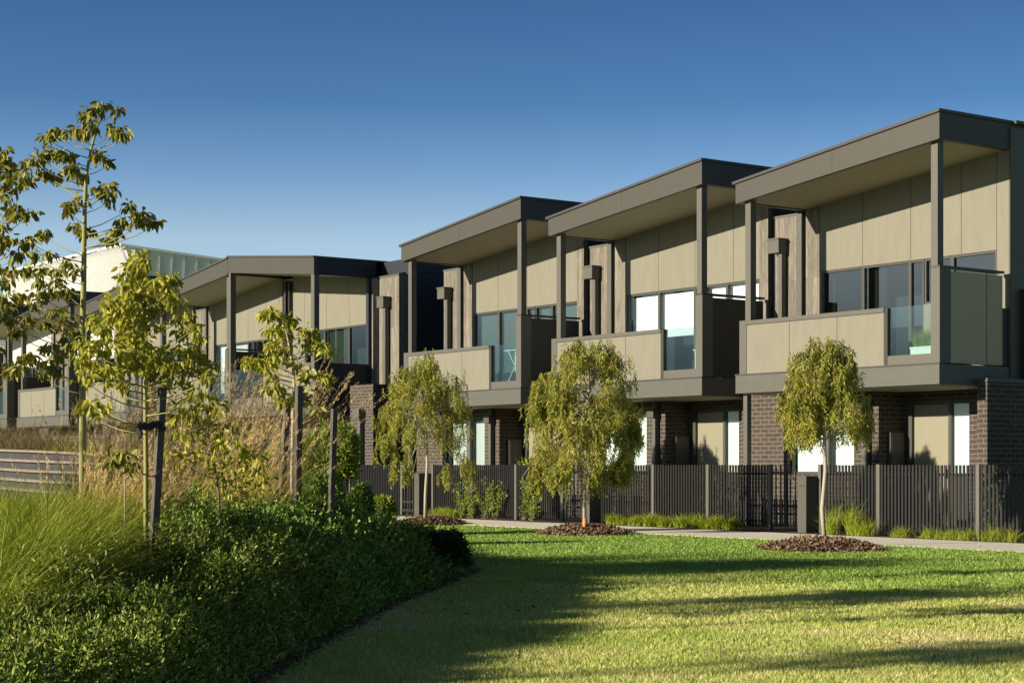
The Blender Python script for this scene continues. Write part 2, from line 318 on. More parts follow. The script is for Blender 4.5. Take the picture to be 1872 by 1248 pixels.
# ------------------------------------------------------------------ world, sun, camera
w = bpy.data.worlds.new('World'); scn.world = w; w.use_nodes = True; nt = w.node_tree
bg = nt.nodes['Background']; sky = nt.nodes.new('ShaderNodeTexSky'); sky.sky_type = 'NISHITA'; sky.sun_disc = False
SE = 14.8; az = R(10.5)                      # light travels (sin az, cos az) along +Y
sdir = Vector((-math.sin(az)*math.cos(R(SE)), -math.cos(az)*math.cos(R(SE)), math.sin(R(SE))))
sky.sun_elevation = R(SE); sky.sun_rotation = math.atan2(sdir.x, sdir.y)
sky.altitude = 0; sky.air_density = 1.0; sky.dust_density = 0.3; sky.ozone_density = 3.0
# deepen the gradient: look the sky up a little higher than the true direction
tc = nt.nodes.new('ShaderNodeTexCoord'); sp = nt.nodes.new('ShaderNodeSeparateXYZ'); nt.links.new(tc.outputs['Generated'], sp.inputs[0])
mz = nt.nodes.new('ShaderNodeMath'); mz.operation = 'MULTIPLY_ADD'; mz.inputs[1].default_value = 2.6; mz.inputs[2].default_value = 0.0
nt.links.new(sp.outputs[2], mz.inputs[0])
cb = nt.nodes.new('ShaderNodeCombineXYZ')
for i in (0, 1): nt.links.new(sp.outputs[i], cb.inputs[i])
nt.links.new(mz.outputs[0], cb.inputs[2])
vn = nt.nodes.new('ShaderNodeVectorMath'); vn.operation = 'NORMALIZE'; nt.links.new(cb.outputs[0], vn.inputs[0])
nt.links.new(vn.outputs[0], sky.inputs['Vector'])
rp = ramp(nt, [(0.0, (.07, .08, .085)), (0.06, (.14, .15, .145)), (0.105, (.60, .49, .375)), (0.123, (.66, .51, .385)), (0.16, (.38, .385, .36)), (0.198, (.20, .27, .30)), (0.25, (.155, .215, .27)), (0.45, (.095, .092, .095)), (1.0, (.07, .06, .05))])
nt.links.new(sp.outputs[2], rp.inputs['Fac'])
vm = nt.nodes.new('ShaderNodeVectorMath'); vm.operation = 'MULTIPLY'; nt.links.new(sky.outputs[0], vm.inputs[0]); nt.links.new(rp.outputs[0], vm.inputs[1])
vs = nt.nodes.new('ShaderNodeVectorMath'); vs.operation = 'SCALE'; vs.inputs['Scale'].default_value = 4.6; nt.links.new(vm.outputs[0], vs.inputs[0])
nt.links.new(vs.outputs[0], bg.inputs[0])
bg.inputs[1].default_value = 0.075
sl = bpy.data.lights.new('sun', 'SUN'); sl.energy = 5.0; sl.angle = R(0.5); sl.color = (1.0, 0.86, 0.66)
so = bpy.data.objects.new('sun', sl); C.objects.link(so); so.rotation_euler = sdir.to_track_quat('Z', 'Y').to_euler(); so.location = (0, -20, 30)
cam = bpy.data.cameras.new('camera'); co = bpy.data.objects.new('camera', cam); C.objects.link(co)
cam.sensor_width = 36; cam.lens = 36*F/1872; cam.shift_y = (HY-624)/1872; cam.clip_end = 3000; cam.clip_start = 0.1
co.location = (0, 0, H); fw = Vector((-ca, sa, 0)); co.rotation_euler = fw.to_track_quat('-Z', 'Y').to_euler(); scn.camera = co
scn.view_settings.view_transform = 'Standard'; scn.view_settings.look = 'None'; scn.view_settings.exposure = 0.75; scn.view_settings.gamma = 1
scn.cycles.max_bounces = 8; scn.cycles.transparent_max_bounces = 16

# ------------------------------------------------------------------ terrain
EDGE = [(-1.52, 6.0), (-1.48, 8.0), (-1.40, 9.97), (-1.275, 12.34), (-1.06, 15.2), (-0.74, 17.3), (-0.46, 19.9), (-0.75, 23.0), (-1.9, 29.0), (-3.6, 36.0), (-5.0, 41.0), (-6.0, 60.0)]
def edgeX(Zc): return np.interp(Zc, [e[1] for e in EDGE], [e[0] for e in EDGE])
def ss(x, a, b):
    t = np.clip((np.asarray(x, dtype=float)-a)/(b-a), 0, 1); return t*t*(3-2*t)
def mound(s, d):
    X = s*sa + d*ca; Zc = -s*ca + d*sa; ds = edgeX(Zc) - X
    h = np.interp(Zc, [8, 11.5, 15, 19, 23], [0.14, 0.26, 0.40, 0.34, 0.15])*ss(ds, 0.0, 1.9) + 0.45*ss(ds, 2.5, 7.0) + 0.62*ss(Zc, 25.2, 27.6)*ss(ds, 2.6, 4.6)
    return h*ss(21.3 - d, 0.0, 3.0)*ss(Zc, 3.0, 7.0)
PATH0, PATH1 = 19.95, 22.05
gm = MB(); gm.v = [(-900, -900, 0), (900, -900, 0), (900, 900, 0), (-900, 900, 0)]; gm.f = [(0, 1, 2, 3)]
tag(gm.build('lawn', M['lawn']), None, None, None, 'structure')
pm = MB()
for i in range(60):                      # concrete path in bays
    x0 = -86 + i*1.5; pm.box(x0+0.004, x0+1.496, PATH0, PATH1, -0.05, 0.005)
pobj = pm.build('path', M['concrete']); tag(pobj, kind='structure')
jm = MB().box(-86, 4, PATH0+0.01, PATH1-0.01, -0.05, 0.001); tag(jm.build('path_joints', M['joint']), kind='structure')
sb = MB().box(-86, 4, PATH1+0.002, 25.0, -0.05, 0.008); tag(sb.build('front_garden_soil', M['soil']), kind='structure')
# mound sheet
nx, nz = 60, 120; g = []; gf = []
for j in range(nz):
    Zc = 5.0 + 40.0*(j/(nz-1))**1.2
    for i in range(nx):
        ds = -0.06 + 16.0*(i/(nx-1))**1.7; X = float(edgeX(Zc)) - ds; s_, d_ = XZ2w(X, Zc)
        g.append((s_, d_, float(mound(s_, d_)) + (0.010 if ds > 0 else -0.03) + (0.02*math.sin(7*s_)*math.cos(5*d_) if ds > 0.2 else 0)))
for j in range(nz-1):
    for i in range(nx-1): a = j*nx+i; gf.append((a, a+1, a+nx+1, a+nx))
mm = MB(); mm.v = g; mm.f = gf; tag(mm.build('garden_bed_ground', M['soil'], smooth=True), kind='structure')

# ------------------------------------------------------------------ townhouses
D0 = 24.0; DW = 25.88; DB = 36.5
def wall_with_opening(mb, x0, x1, z0, ztop, ox0, ox1, oz0, oz1, y0, y1):
    """ztop: function x->z. opening cut out"""
    mb.prism([(x0, z0), (ox0, z0), (ox0, ztop(ox0)), (x0, ztop(x0))], y0, y1)
    mb.prism([(ox1, z0), (x1, z0), (x1, ztop(x1)), (ox1, ztop(ox1))], y0, y1)
    mb.prism([(ox0, oz1), (ox1, oz1), (ox1, ztop(ox1)), (ox0, ztop(ox0))], y0, y1)
    if oz0 > z0: mb.box(ox0, ox1, y0, y1, z0, oz0)
def window(root, X0, X1, z0, z1, y, mull, glass, fill, name='window', fill_z=None, fr=0.045, curtains=(), fmat=None):
    fm = MB()
    fm.box(X0, X1, y, y+0.09, z1-fr, z1).box(X0, X1, y, y+0.09, z0, z0+fr).box(X0, X0+fr, y, y+0.09, z0+fr, z1-fr).box(X1-fr, X1, y, y+0.09, z0+fr, z1-fr)
    for m_ in mull: fm.box(m_-0.035, m_+0.035, y+0.002, y+0.088, z0+fr, z1-fr)
    f = fm.build(name, fmat or M['frame'], root)
    edges = [X0+fr] + [q for m_ in mull for q in (m_-0.035, m_+0.035)] + [X1-fr]
    for i in range(0, len(edges), 2):
        MB().box(edges[i]-0.004, edges[i+1]+0.004, y+0.04, y+0.048, z0+fr-0.004, z1-fr+0.004).build('pane', glass, f)
    # room behind: back wall, floor, sides
    rb = MB(); dep = 1.6
    rb.box(X0, X1, y+dep, y+dep+0.05, z0, z1).box(X0, X1, y+0.10, y+dep, z1, z1+0.03).box(X0, X1, y+0.10, y+dep, z0-0.03, z0).box(X0-0.03, X0, y+0.10, y+dep, z0, z1).box(X1, X1+0.03, y+0.10, y+dep, z0, z1)
    rb.build('room_lining', M['interior'], f)
    if fill is not None:
        za, zb = fill_z or (z0+fr, z1-fr)
        MB().box(X0+fr, X1-fr, y+0.13, y+0.137, za, zb).build('blind', fill, f)
    for (c0, c1, cm) in curtains:
        cbm = MB(); n = 9
        for i in range(n):
            xa = c0+(c1-c0)*i/n; xb = c0+(c1-c0)*(i+1)/n; off = 0.02*(i % 2)
            cbm.hexa([(xa, y+0.12+off, z0+0.05), (xb, y+0.14-off, z0+0.05), (xb, y+0.15-off, z0+0.05), (xa, y+0.13+off, z0+0.05),
                      (xa, y+0.12+off, z1-0.06), (xb, y+0.14-off, z1-0.06), (xb, y+0.15-off, z1-0.06), (xa, y+0.13+off, z1-0.06)])
        cbm.build('curtain', cm, f)
    return f
def seams(root, xs, zfun0, zfun1, y):
    """narrow raised joint strips are cut as dark recess lines: thin strips 2 mm proud"""
    for x in xs:
        MB().prism([(x-0.006, zfun0(x)), (x+0.006, zfun0(x)), (x+0.006, zfun1(x)), (x-0.006, zfun1(x))], y-0.002, y+0.004).build('sheet_joint', M['joint'], root)

def rain_head(root, x, y, z0=0.02):
    rh = MB().box(x-0.165, x+0.165, y-0.26, y-0.02, 5.53, 5.80).box(x-0.185, x+0.185, y-0.28, y-0.0, 5.80, 5.83)
    rh.v = rh.v[:8] + rh.v[8:]
    h = rh.build('rainwater_head', M['postp'], root)
    MB().box(x+0.045, x+0.155, y-0.16, y-0.045, z0, 5.53).build('downpipe', M['postp'], h)
    return h
def townhouse(o, label, wall='beige', screen='charcoal', glass='tint', fill=None, fill_z=None, curtains=(), end=False, gap=True, gf=True, doorfill='door', side='navy', w=5.15, brickx=-6.0, gwfill='blind', gz=None, gtop=1.77):
    base = Vector((o-2.6, 25.0, 0)); root = empty('townhouse', base, label, 'house', 'townhouses in a row behind the slat fence')
    X = lambda v: o+v
    top = lambda x: 7.31 + (x-o)*0.116; bot = lambda x: 6.85 + (x-o)*0.101
    # roof: fascia ring, sheet, soffit, cap
    fm = MB()
    fm.prism([(X(-w), bot(X(-w))), (X(0), bot(X(0))), (X(0), top(X(0))), (X(-w), top(X(-w)))], D0, D0+0.10)
    fm.hexa([(X(-0.10), D0+0.10, bot(X(0))-0.008), (X(0), D0+0.10, bot(X(0))), (X(0), DB, bot(X(0))), (X(-0.10), DB, bot(X(0))-0.008),
             (X(-0.10), D0+0.10, top(X(-0.1))), (X(0), D0+0.10, top(X(0))), (X(0), DB, top(X(0))), (X(-0.10), DB, top(X(-0.1)))])
    fm.hexa([(X(-w), D0+0.10, bot(X(-w))), (X(-w+0.1), D0+0.10, bot(X(-w+0.1))), (X(-w+0.1), DB, bot(X(-w+0.1))), (X(-w), DB, bot(X(-w))),
             (X(-w), D0+0.10, top(X(-w))), (X(-w+0.1), D0+0.10, top(X(-w+0.1))), (X(-w+0.1), DB, top(X(-w+0.1))), (X(-w), DB, top(X(-w)))])
    rf = fm.build('roof', M['roofp'], root)
    sf = MB(); sf.prism([(X(-w+0.1), bot(X(-w+0.1))+0.02), (X(-0.1), bot(X(-0.1))+0.02), (X(-0.1), bot(X(-0.1))+0.06), (X(-w+0.1), bot(X(-w+0.1))+0.06)], D0+0.1, DW+0.3)
    sf.build('soffit', M['soffit'], rf)
    cm = MB(); cm.prism([(X(-w-0.06), top(X(-w-0.06))+0.003), (X(0.03), top(X(0.03))+0.003), (X(0.03), top(X(0.03))+0.055), (X(-w-0.06), top(X(-w-0.06))+0.055)], D0-0.04, DB+0.05)
    cm.build('flashing', M['cap'], rf)
    # joint in fascia
    seams(rf, [X(-2.55)], lambda x: bot(x)+0.01, lambda x: top(x)-0.01, D0)
    # upper wall
    bt = lambda x: bot(x)+0.02
    um = MB(); wx0, wx1, wr = X(-4.66), X(-2.0), X(-0.30)
    # sliding door opening and highlight window beside it
    wall_with_opening(um, X(-4.70), wx1, 2.9, bt, wx0, wx1-0.001, 2.96, 5.08, DW, DW+0.12)
    wall_with_opening(um, wx1, X(-0.02 if end else -0.30+0.001), 2.9, bt, wx1+0.001, wr, 4.22, 5.08, DW, DW+0.12)
    um.build('wall', M[wall], root)
    seams(root, [X(v) for v in (-3.55, -2.32, -1.10)], lambda x: 5.09, lambda x: bt(x)-0.0, DW)
    if end: seams(root, [X(-0.29)], lambda x: 4.3, lambda x: bt(x), DW)
    else:
        MB().prism([(X(-0.298), 2.9), (X(-0.04), 2.9), (X(-0.04), bt(X(-0.04))), (X(-0.298), bt(X(-0.298)))], DW-0.01, DW+0.11).build('timber_strip', M['timber'], root)
    MB().prism([(X(-5.08), 2.9), (X(-4.702), 2.9), (X(-4.702), bt(X(-4.702))), (X(-5.08), bt(X(-5.08)))], DW-0.015, DW+0.11).build('timber_strip', M['timber'], root)
    window(root, wx0, wx1-0.002, 2.96, 5.08, DW+0.02, (X(-3.56), X(-2.36)), M[glass], M[fill] if fill else None, 'sliding_door', fill_z, curtains=[(X(a), X(b), M[c]) for a, b, c in curtains])
    window(root, wx1+0.002, wr, 4.22, 5.08, DW+0.02, (X(-1.33),), M[glass], M[fill] if fill else None, 'window')
    # party panel with timber boards
    if gap:
        MB().box(X(-6.0), X(-5.30), DW-0.02, DW+0.3, 2.9, 6.27).build('timber_panel', M['timber'], root)
        MB().box(X(-5.30), X(-5.15), DW-0.07, DW+0.31, 2.9, 6.29).box(X(-6.02), X(-5.30), DW-0.03, DW+0.31, 6.27, 6.32).build('panel_trim', M['fascia'], root)
        MB().box(X(-6.19), X(-6.02), DW+0.13, DW+0.3, 2.9, 6.25).build('recess_panel', M[side], root)
        rain_head(root, X(-5.76), DW-0.02, 2.95)
    # body behind
    bm_ = MB().prism([(X(-w+0.15), 0.0), (X(-0.02), 0.0), (X(-0.02), bot(X(-0.02))), (X(-w+0.15), bot(X(-w+0.15)))], DW+1.85, DB-0.1)
    bm_.box(X(-0.12), X(-0.02), DW+0.12, DW+1.85, 0, bot(X(-0.12))-0.005)
    bm_.box(X(-w+0.06), X(-w+0.15), DW+0.12, DW+1.85, 0, bot(X(-w+0.05))-0.01)
    bm_.build('side_wall', M['postp' if end else side], root)
    # balcony
    bl = MB().box(X(-w), X(0), D0, DW-0.002, 2.60, 2.95).build('balcony_floor', M['fascia'], root)
    MB().box(X(-w-0.0), X(0.02), D0-0.02, D0+0.12, 2.951, 2.975).build('edge_flashing', M['cap'], bl)
    MB().box(X(-w+0.1), X(-0.05), D0+0.1, DW-0.01, 2.575, 2.598).build('soffit', M['soffit'], bl)
    pp = MB().box(X(-4.86), X(-1.30), D0+0.03, D0+0.13, 2.976, 3.93).build('balcony_parapet', M['beige'], root)
    MB().box(X(-4.9), X(-1.28), D0+0.00, D0+0.16, 3.93, 4.01).build('coping', M['postp'], pp)
    seams(pp, [X(-3.69), X(-2.45)], lambda x: 2.98, lambda x: 3.925, D0+0.03)
    MB().box(X(-1.298), X(-1.21), D0+0.02, D0+0.14, 2.976, 4.0).build('parapet_end_post', M['charcoal'], pp)
    gb = MB().box(X(-1.2), X(-0.22), D0+0.06, D0+0.072, 3.14, 4.0).build('glass_balustrade', M['balglass'], root)
    MB().box(X(-1.205), X(-0.205), D0+0.02, D0+0.13, 2.976, 3.14).build('sill', M['postp'], gb)
    for xx in (-5.0, -0.29):
        MB().prism([(X(xx), 2.976 if xx < -1 else 4.65), (X(xx+0.15), 2.976 if xx < -1 else 4.65), (X(xx+0.15), bot(X(xx+0.15))+0.02), (X(xx), bot(X(xx))+0.02)], D0+0.12, D0+0.27).build('post', M['postp'], root)
    MB().box(X(-5.06), X(-4.862), D0+0.02, D0+0.118, 2.976, 4.02).build('post_casing', M['postp'], root)
    sc = MB().box(X(-0.20), X(0.0), D0+0.01, D0+0.30, 2.976, 4.62).build('screen_post', M['postp'], root)
    sp_ = MB().box(X(-0.13), X(-0.03), D0+0.30, DW-0.16, 2.976, 4.58).build('privacy_screen', M[screen], root)
    MB().box(X(-0.16), X(0.0), D0+0.01, DW-0.14, 4.621 if False else 4.62, 4.66).build('coping', M['cap' if end else screen], sp_)
    if end:
        s2 = MB().box(X(-0.029), X(-0.026), D0+1.28, D0+1.292, 2.98, 4.58); s2.build('sheet_joint', M['joint'], sp_)
        MB().box(X(-0.14), X(-0.02), DW-0.16, DW-0.003, 2.976, 4.0).build('downpipe', M['navy'], sp_)
    # ground floor
    if gf:
        gy = 25.12
        bk = MB(); bk.box(X(-6.17), X(-4.86), gy, gy+0.25, 0, 2.72).box(X(-3.06), X(-2.43), gy, gy+0.68, 0, 2.59)
        bk.box(X(-4.86), X(-3.06), gy, gy+0.25, 2.36, 2.59).box(X(-4.86), X(-3.06), gy, gy+0.25, 0, 1.02)
        bk.box(X(-2.43), X(-0.85), 25.82, 26.0, 2.40, 2.59).box(X(-2.43), X(-2.36), 25.8, 26.0, 0, 2.59).box(X(-0.85), X(0.0), 25.8, 26.0, 0, 2.59)
        bk.build('brick_wall', M['brick'], root)
        window(root, X(-4.86), X(-3.06), 1.02, 2.36, gy+0.10, (X(-3.88),), M['glass'], M[gwfill], 'window', gz or (1.06, gtop), fmat=M['frame'])
        MB().box(X(-3.93), X(-3.78), gy+0.05, gy+0.10, 1.02, 2.36).build('window_mullion', M['postp'], root)
        # entry door
        dm = MB(); dm.box(X(-2.36), X(-2.22), 25.80, 25.9, 0, 2.40).box(X(-1.34), X(-1.27), 25.80, 25.9, 0, 2.33).box(X(-2.22), X(-0.85), 25.80, 25.9, 2.33, 2.40)
        df = dm.build('door', M['frame'], root)
        MB().box(X(-2.22), X(-1.34), 25.86, 25.90, 0.02, 2.33).build('door_leaf', M[doorfill], df)
        MB().bar((X(-1.42), 25.84, 0.95), (X(-1.42), 25.84, 1.12), 0.03).bar((X(-1.42), 25.84, 1.03), (X(-1.42), 25.87, 1.03), 0.02).build('handle', M['pane_frame'], df)
        MB().box(X(-1.27), X(-0.87), 25.83, 25.9, 0.02, 1.0).build('lower_panel', M['frame'], df)
        sd_ = MB().box(X(-1.27), X(-0.87), 25.84, 25.848, 1.0, 2.33).build('sidelight', M['glass'], df)
        MB().box(X(-1.27), X(-0.87), 25.88, 25.89, 1.0, 2.33).build('blind', M['blind'], df)
        MB().box(X(-2.95), X(-2.48), 25.45, 25.5, 0.3, 1.81) if False else None
        MB().box(X(-2.428), X(-2.36), 25.37, 25.76, 0.25, 1.81).box(X(-2.36), X(-2.35), 25.40, 25.73, 0.30, 1.76).build('meter_box', M['letter'], root)
        ph = MB().box(X(-2.83), X(-2.60), gy-0.2, gy-0.005, 2.22, 2.42).build('rainwater_head', M['letter'], root)
        MB().box(X(-2.72), X(-2.62), gy-0.13, gy-0.02, 0.01, 2.22).box(X(-2.72), X(-2.62), gy-0.13, gy-0.02, 2.42, 2.57).build('downpipe', M['postp'], ph)
        MB().box(X(-5.11), X(-5.00), D0+0.17, D0+0.28, 0.0, 2.60).build('balcony_post', M['postp'], root)
        # ceiling void between ground floor wall and body
        MB().box(X(-w+0.1), X(-0.05), 26.0, 26.05, 0.0, 2.95).build('inner_wall', M['interior'], root)
        if end:
            pr = MB().box(X(0.0), X(0.22), 25.0, 32.0, 0, 2.66).build('brick_pier', M['brick'], root)
            MB().box(X(-0.02), X(0.24), 24.98, 32.02, 2.66, 2.72).build('coping', M['fascia'], pr)
    else:
        MB().box(X(-6.1), X(0), gy0 := 25.2, 25.4, 0, 2.59).build('brick_wall', M['brick'], root)
    if end:
        bw = MB().hexa([(X(-0.018), DW+0.0, 0), (X(0.03), DW+0.0, 0), (X(0.03), DB, 0), (X(-0.018), DB, 0),
                        (X(-0.018), DW, 7.25), (X(0.03), DW, 7.25), (X(0.03), DB, 7.25), (X(-0.018), DB, 7.25)])
        ew = bw.build('end_wall', M['postp'], root)
        MB().box(X(0.0)-0.01, X(0.10), DW+0.06, DB, 7.25+0.06, 7.37).build('flashing', M['cap'], ew)
        MB().box(X(0.032), X(0.12), DW+0.55, DW+0.68, 2.8, 4.1).build('screen_batten', M['bark_base'], root)
        MB().box(X(0.032), X(0.16), DW+0.25, DW+0.42, 2.75, 4.35).build('downpipe', M['charcoal'], root)
    return root

hA = townhouse(-20.7, 'nearest townhouse at the far right with taupe privacy screen and balcony planter', screen='taupe', glass='tint', end=True, curtains=((-3.36, -3.06, 'curtain'), (-4.6, -4.42, 'curtain')), gtop=1.77)
hB = townhouse(-26.84, 'middle townhouse of the three tall ones with bright white blinds and a white balcony chair', glass='glass', fill='blind', fill_z=(4.05, 5.0), gtop=2.3)
hC = townhouse(-33.05, 'leftmost of the three tall townhouses, pale blue grey blinds and wire rack on its balcony', glass='tint', fill='greyblind', gwfill='greyblind', gtop=2.3)
hD = townhouse(-47.9, 'townhouse under the left slope of the gabled roof with white curtains in its door', glass='glass', curtains=((-4.55, -4.0, 'blind'), (-3.4, -2.5, 'greyblind')), gf=False)
hE = townhouse(-54.1, 'townhouse half hidden by the yellow green saplings, in front of the white metal building', glass='tint', fill='blind', fill_z=(4.3, 5.0), gf=False)
hF = townhouse(-60.3, 'white walled townhouse behind the leaves at the left edge', wall='offwhite', glass='tint', gf=False)
hG = townhouse(-66.5, 'farthest townhouse at the left edge, behind the tallest sapling, with white walls', wall='offwhite', glass='tint', gf=False)

# right half of the gabled pair
def townhouse_right_gable():
    o = -42.68; X = lambda v: o+v
    root = empty('townhouse', (o-2.6, 25, 0), 'townhouse with roof falling to the right and open dark balcony side, beside the brick pier', 'house', 'townhouses in a row behind the slat fence')
    top = lambda x: 6.87 - (x-o)*0.094; bot = lambda x: 6.41 - (x-o)*0.094; w = 5.21
    fm = MB().prism([(X(-w), bot(X(-w))), (X(0), bot(X(0))), (X(0), top(X(0))), (X(-w), top(X(-w)))], D0, D0+0.1)
    rf = fm.build('roof', M['roofp'], root)
    MB().box(X(-0.1), X(0), D0+0.1, DW+0.12, 6.41, 6.87).build('side_fascia', M['navy'], rf)
    MB().prism([(X(-w), bot(X(-w))+0.02), (X(-0.1), bot(X(-0.1))+0.02), (X(-0.1), bot(X(-0.1))+0.06), (X(-w), bot(X(-w))+0.06)], D0+0.1, DW+0.2).build('soffit', M['soffit'], rf)
    MB().prism([(X(-w), top(X(-w))+0.003), (X(0.03), top(X(0.03))+0.003), (X(0.03), top(X(0.03))+0.05), (X(-w), top(X(-w))+0.05)], D0-0.04, DB).build('flashing', M['cap'], rf)
    seams(rf, [X(-2.9)], bot, top, D0)
    bt = lambda x: bot(x)+0.02
    um = MB(); wall_with_opening(um, X(-4.64), X(-0.02), 2.9, bt, X(-3.9), X(-0.16), 2.96+0.0, 5.16, DW, DW+0.12)
    um.build('wall', M['beige'], root)
    seams(root, [X(-3.9), X(-2.6), X(-1.3)], lambda x: 5.17, lambda x: bt(x), DW)
    MB().box(X(-5.0), X(-4.86), DW-0.12, DW, 2.95, 6.75).box(X(-4.74), X(-4.64), DW-0.12, DW, 2.95, 6.72).build('party_post', M['charcoal'], root)
    MB().box(X(-5.2), X(-4.642), DW+0.002, DW+0.1, 2.9, 6.8).build('party_wall', M['taupe'], root)
    window(root, X(-3.9), X(-0.16), 2.96, 5.16, DW+0.02, (X(-2.75), X(-1.35)), M['tint'], None, 'sliding_door', curtains=((X(-2.65), X(-1.5), M['door']),))
    # timber corner panel beyond the roof
    MB().box(X(0.0), X(0.30), DW-0.06, DW+0.06, 2.9, 6.4).build('timber_strip', M['timber'], root)
    MB().box(X(0.30), X(1.36), DW+0.01, DW+0.3, 2.9, 6.38).build('timber_panel', M['timber'], root)
    MB().box(X(0.28), X(1.38), DW-0.01, DW+0.31, 6.38, 6.43).build('panel_trim', M['fascia'], root)
    h = MB().box(X(0.60), X(0.94), DW-0.24, DW+0.0, 5.53, 5.80).box(X(0.58), X(0.96), DW-0.26, DW+0.0, 5.80, 5.83).build('rainwater_head', M['postp'], root)
    MB().box(X(0.78), X(0.90), DW-0.15, DW-0.03, 2.9, 5.53).build('downpipe', M['postp'], h)
    # body
    MB().box(X(-5.1), X(1.38), DW+1.85, DB, 0, 6.5).box(X(1.26), X(1.38), DW+0.3, DW+1.85, 0, 6.5).build('side_wall', M['navy'], root)
    MB().box(X(-0.1), X(1.42), DW+0.32, DB+0.1, 6.5, 6.87).build('eaves_band', M['navy'], root)
    sp2 = MB()
    for k in range(3): sp2.hexa([(X(-1.9+k*1.05), DW+2.0, 6.93), (X(-0.9+k*1.05), DW+2.0, 6.93), (X(-0.9+k*1.05), DW+3.6, 7.12), (X(-1.9+k*1.05), DW+3.6, 7.12),
                                 (X(-1.9+k*1.05), DW+2.0, 6.97), (X(-0.9+k*1.05), DW+2.0, 6.97), (X(-0.9+k*1.05), DW+3.6, 7.16), (X(-1.9+k*1.05), DW+3.6, 7.16)])
    sp2.build('solar_panel', M['solar'], root)
    # balcony
    MB().box(X(-5.2), X(0), D0, DW, 2.60, 2.95).build('balcony_floor', M['fascia'], root)
    MB().box(X(-0.10), X(0.002), D0+0.1, DW, 2.6-0.002, 4.0).build('balcony_side', M['navy'], root)
    pp = MB().box(X(-3.0), X(-0.2), D0+0.03, D0+0.13, 2.976, 3.93).build('balcony_parapet', M['beige'], root)
    MB().box(X(-3.05), X(-0.2), D0, D0+0.16, 3.93, 4.01).build('coping', M['postp'], pp)
    gb = MB().box(X(-4.95), X(-3.06), D0+0.06, D0+0.072, 3.14, 4.0).build('glass_balustrade', M['balglass'], root)
    MB().box(X(-4.95), X(-3.06), D0+0.02, D0+0.13, 2.955, 3.14).build('sill', M['postp'], gb)
    for a, b_ in ((-5.16, -5.02), (-0.20, -0.02)):
        MB().prism([(X(a), 2.96), (X(b_), 2.96), (X(b_), bot(X(b_))+0.02), (X(a), bot(X(a))+0.02)], D0+0.005 if a < -1 else D0+0.02, D0+0.18).build('post', M['postp'], root)
    MB().box(X(-0.11), X(0.03), DW-0.16, DW-0.061, 2.955, 6.4).build('post', M['navy'], root)
    # ground floor
    MB().box(X(-5.2), X(1.38), 25.3, 25.5, 0, 2.59).build('brick_wall', M['brick'], root)
    MB().box(X(-2.2), X(-0.9), 25.24, 25.29, 0.02, 2.2).build('door', M['door'], root)
    pz = MB().box(S(640, 24.9), S(682, 24.9), 24.9, 29.0, 0, ZZ(660, 703, 24.9)).build('brick_pier', M['brick'], root)
    cxp = S(662, 24.9); r2 = MB().box(cxp-0.20, cxp+0.16, 24.70, 24.895, 2.42, 2.72).build('rainwater_head', M['postp'], pz)
    MB().box(cxp-0.02, cxp+0.12, 24.76, 24.88, 0, 2.42).build('downpipe', M['postp'], r2)
    return root
hDR = townhouse_right_gable()

# white ribbed metal building beyond
wb = empty('metal_building', (-90, 40, 0), 'large white ribbed metal clad building rising behind the rooftops at left', 'building')
s0 = S(228, 36); z1, z0 = 12.07, 9.75; lean = 0.9; FB = R(15); LW = 72.0
def ft(x, y): return z1 + 0.081*(s0-x) - 0.107*(y-36)
def fr_(mb):
    out = []
    for (x, y, z) in mb.v:
        dx, dy = x-s0, y-36; out.append((s0+dx*math.cos(FB)+dy*math.sin(FB), 36-dx*math.sin(FB)+dy*math.cos(FB), z))
    mb.v = out; return mb
cl = MB(); xl = s0-LW
cl.hexa([(xl, 36+lean, z0+3), (s0-lean*0.7, 36+lean, z0), (s0-lean*0.7, 50, z0-1.2), (xl, 50, z0+2), (xl, 36, ft(xl, 36)), (s0, 36, ft(s0, 36)), (s0, 50, ft(s0, 50)), (xl, 50, ft(xl, 50))])
for i in range(130):
    x = s0 - 0.3 - i*0.55; zb = z0+3*(s0-x)/LW
    cl.hexa([(x-0.05, 36+lean-0.20, zb), (x+0.03, 36+lean-0.20, zb), (x+0.03, 36+lean, zb), (x-0.05, 36+lean, zb), (x-0.05, 35.80, ft(x, 36)), (x+0.03, 35.80, ft(x, 36)), (x+0.03, 36, ft(x, 36)), (x-0.05, 36, ft(x, 36))])
for i in range(20):
    y = 36.5 + i*0.62; zb = z0-1.2*(y-36)/14
    cl.hexa([(s0-lean*0.7, y, zb), (s0-lean*0.7+0.06, y, zb), (s0-lean*0.7+0.06, y+0.06, zb), (s0-lean*0.7, y+0.06, zb), (s0, y, ft(s0, y)), (s0+0.06, y, ft(s0, y)), (s0+0.06, y+0.06, ft(s0, y)), (s0, y+0.06, ft(s0, y))])
fr_(cl).build('cladding', M['metalroof'], wb)
fr_(MB().hexa([(xl, 35.78, ft(xl, 36)+.005), (s0+.1, 35.78, ft(s0, 36)+.005), (s0+.1, 50.1, ft(s0, 50)+.005), (xl, 50.1, ft(xl, 50)+.005), (xl, 35.78, ft(xl, 36)+.12), (s0+.1, 35.78, ft(s0, 36)+.12), (s0+.1, 50.1, ft(s0, 50)+.12), (xl, 50.1, ft(xl, 50)+.12)])).build('roof_capping', M['white'], wb)
fr_(MB().hexa([(xl, 37.6, 0), (s0-1.4, 37.6, 0), (s0-1.4, 50, 0), (xl, 50, 0), (xl, 37.6, z0+3.2), (s0-1.4, 37.6, z0+.2), (s0-1.4, 50, z0-1.2), (xl, 50, z0+2.2)])).build('lower_wall', M['navy'], wb)

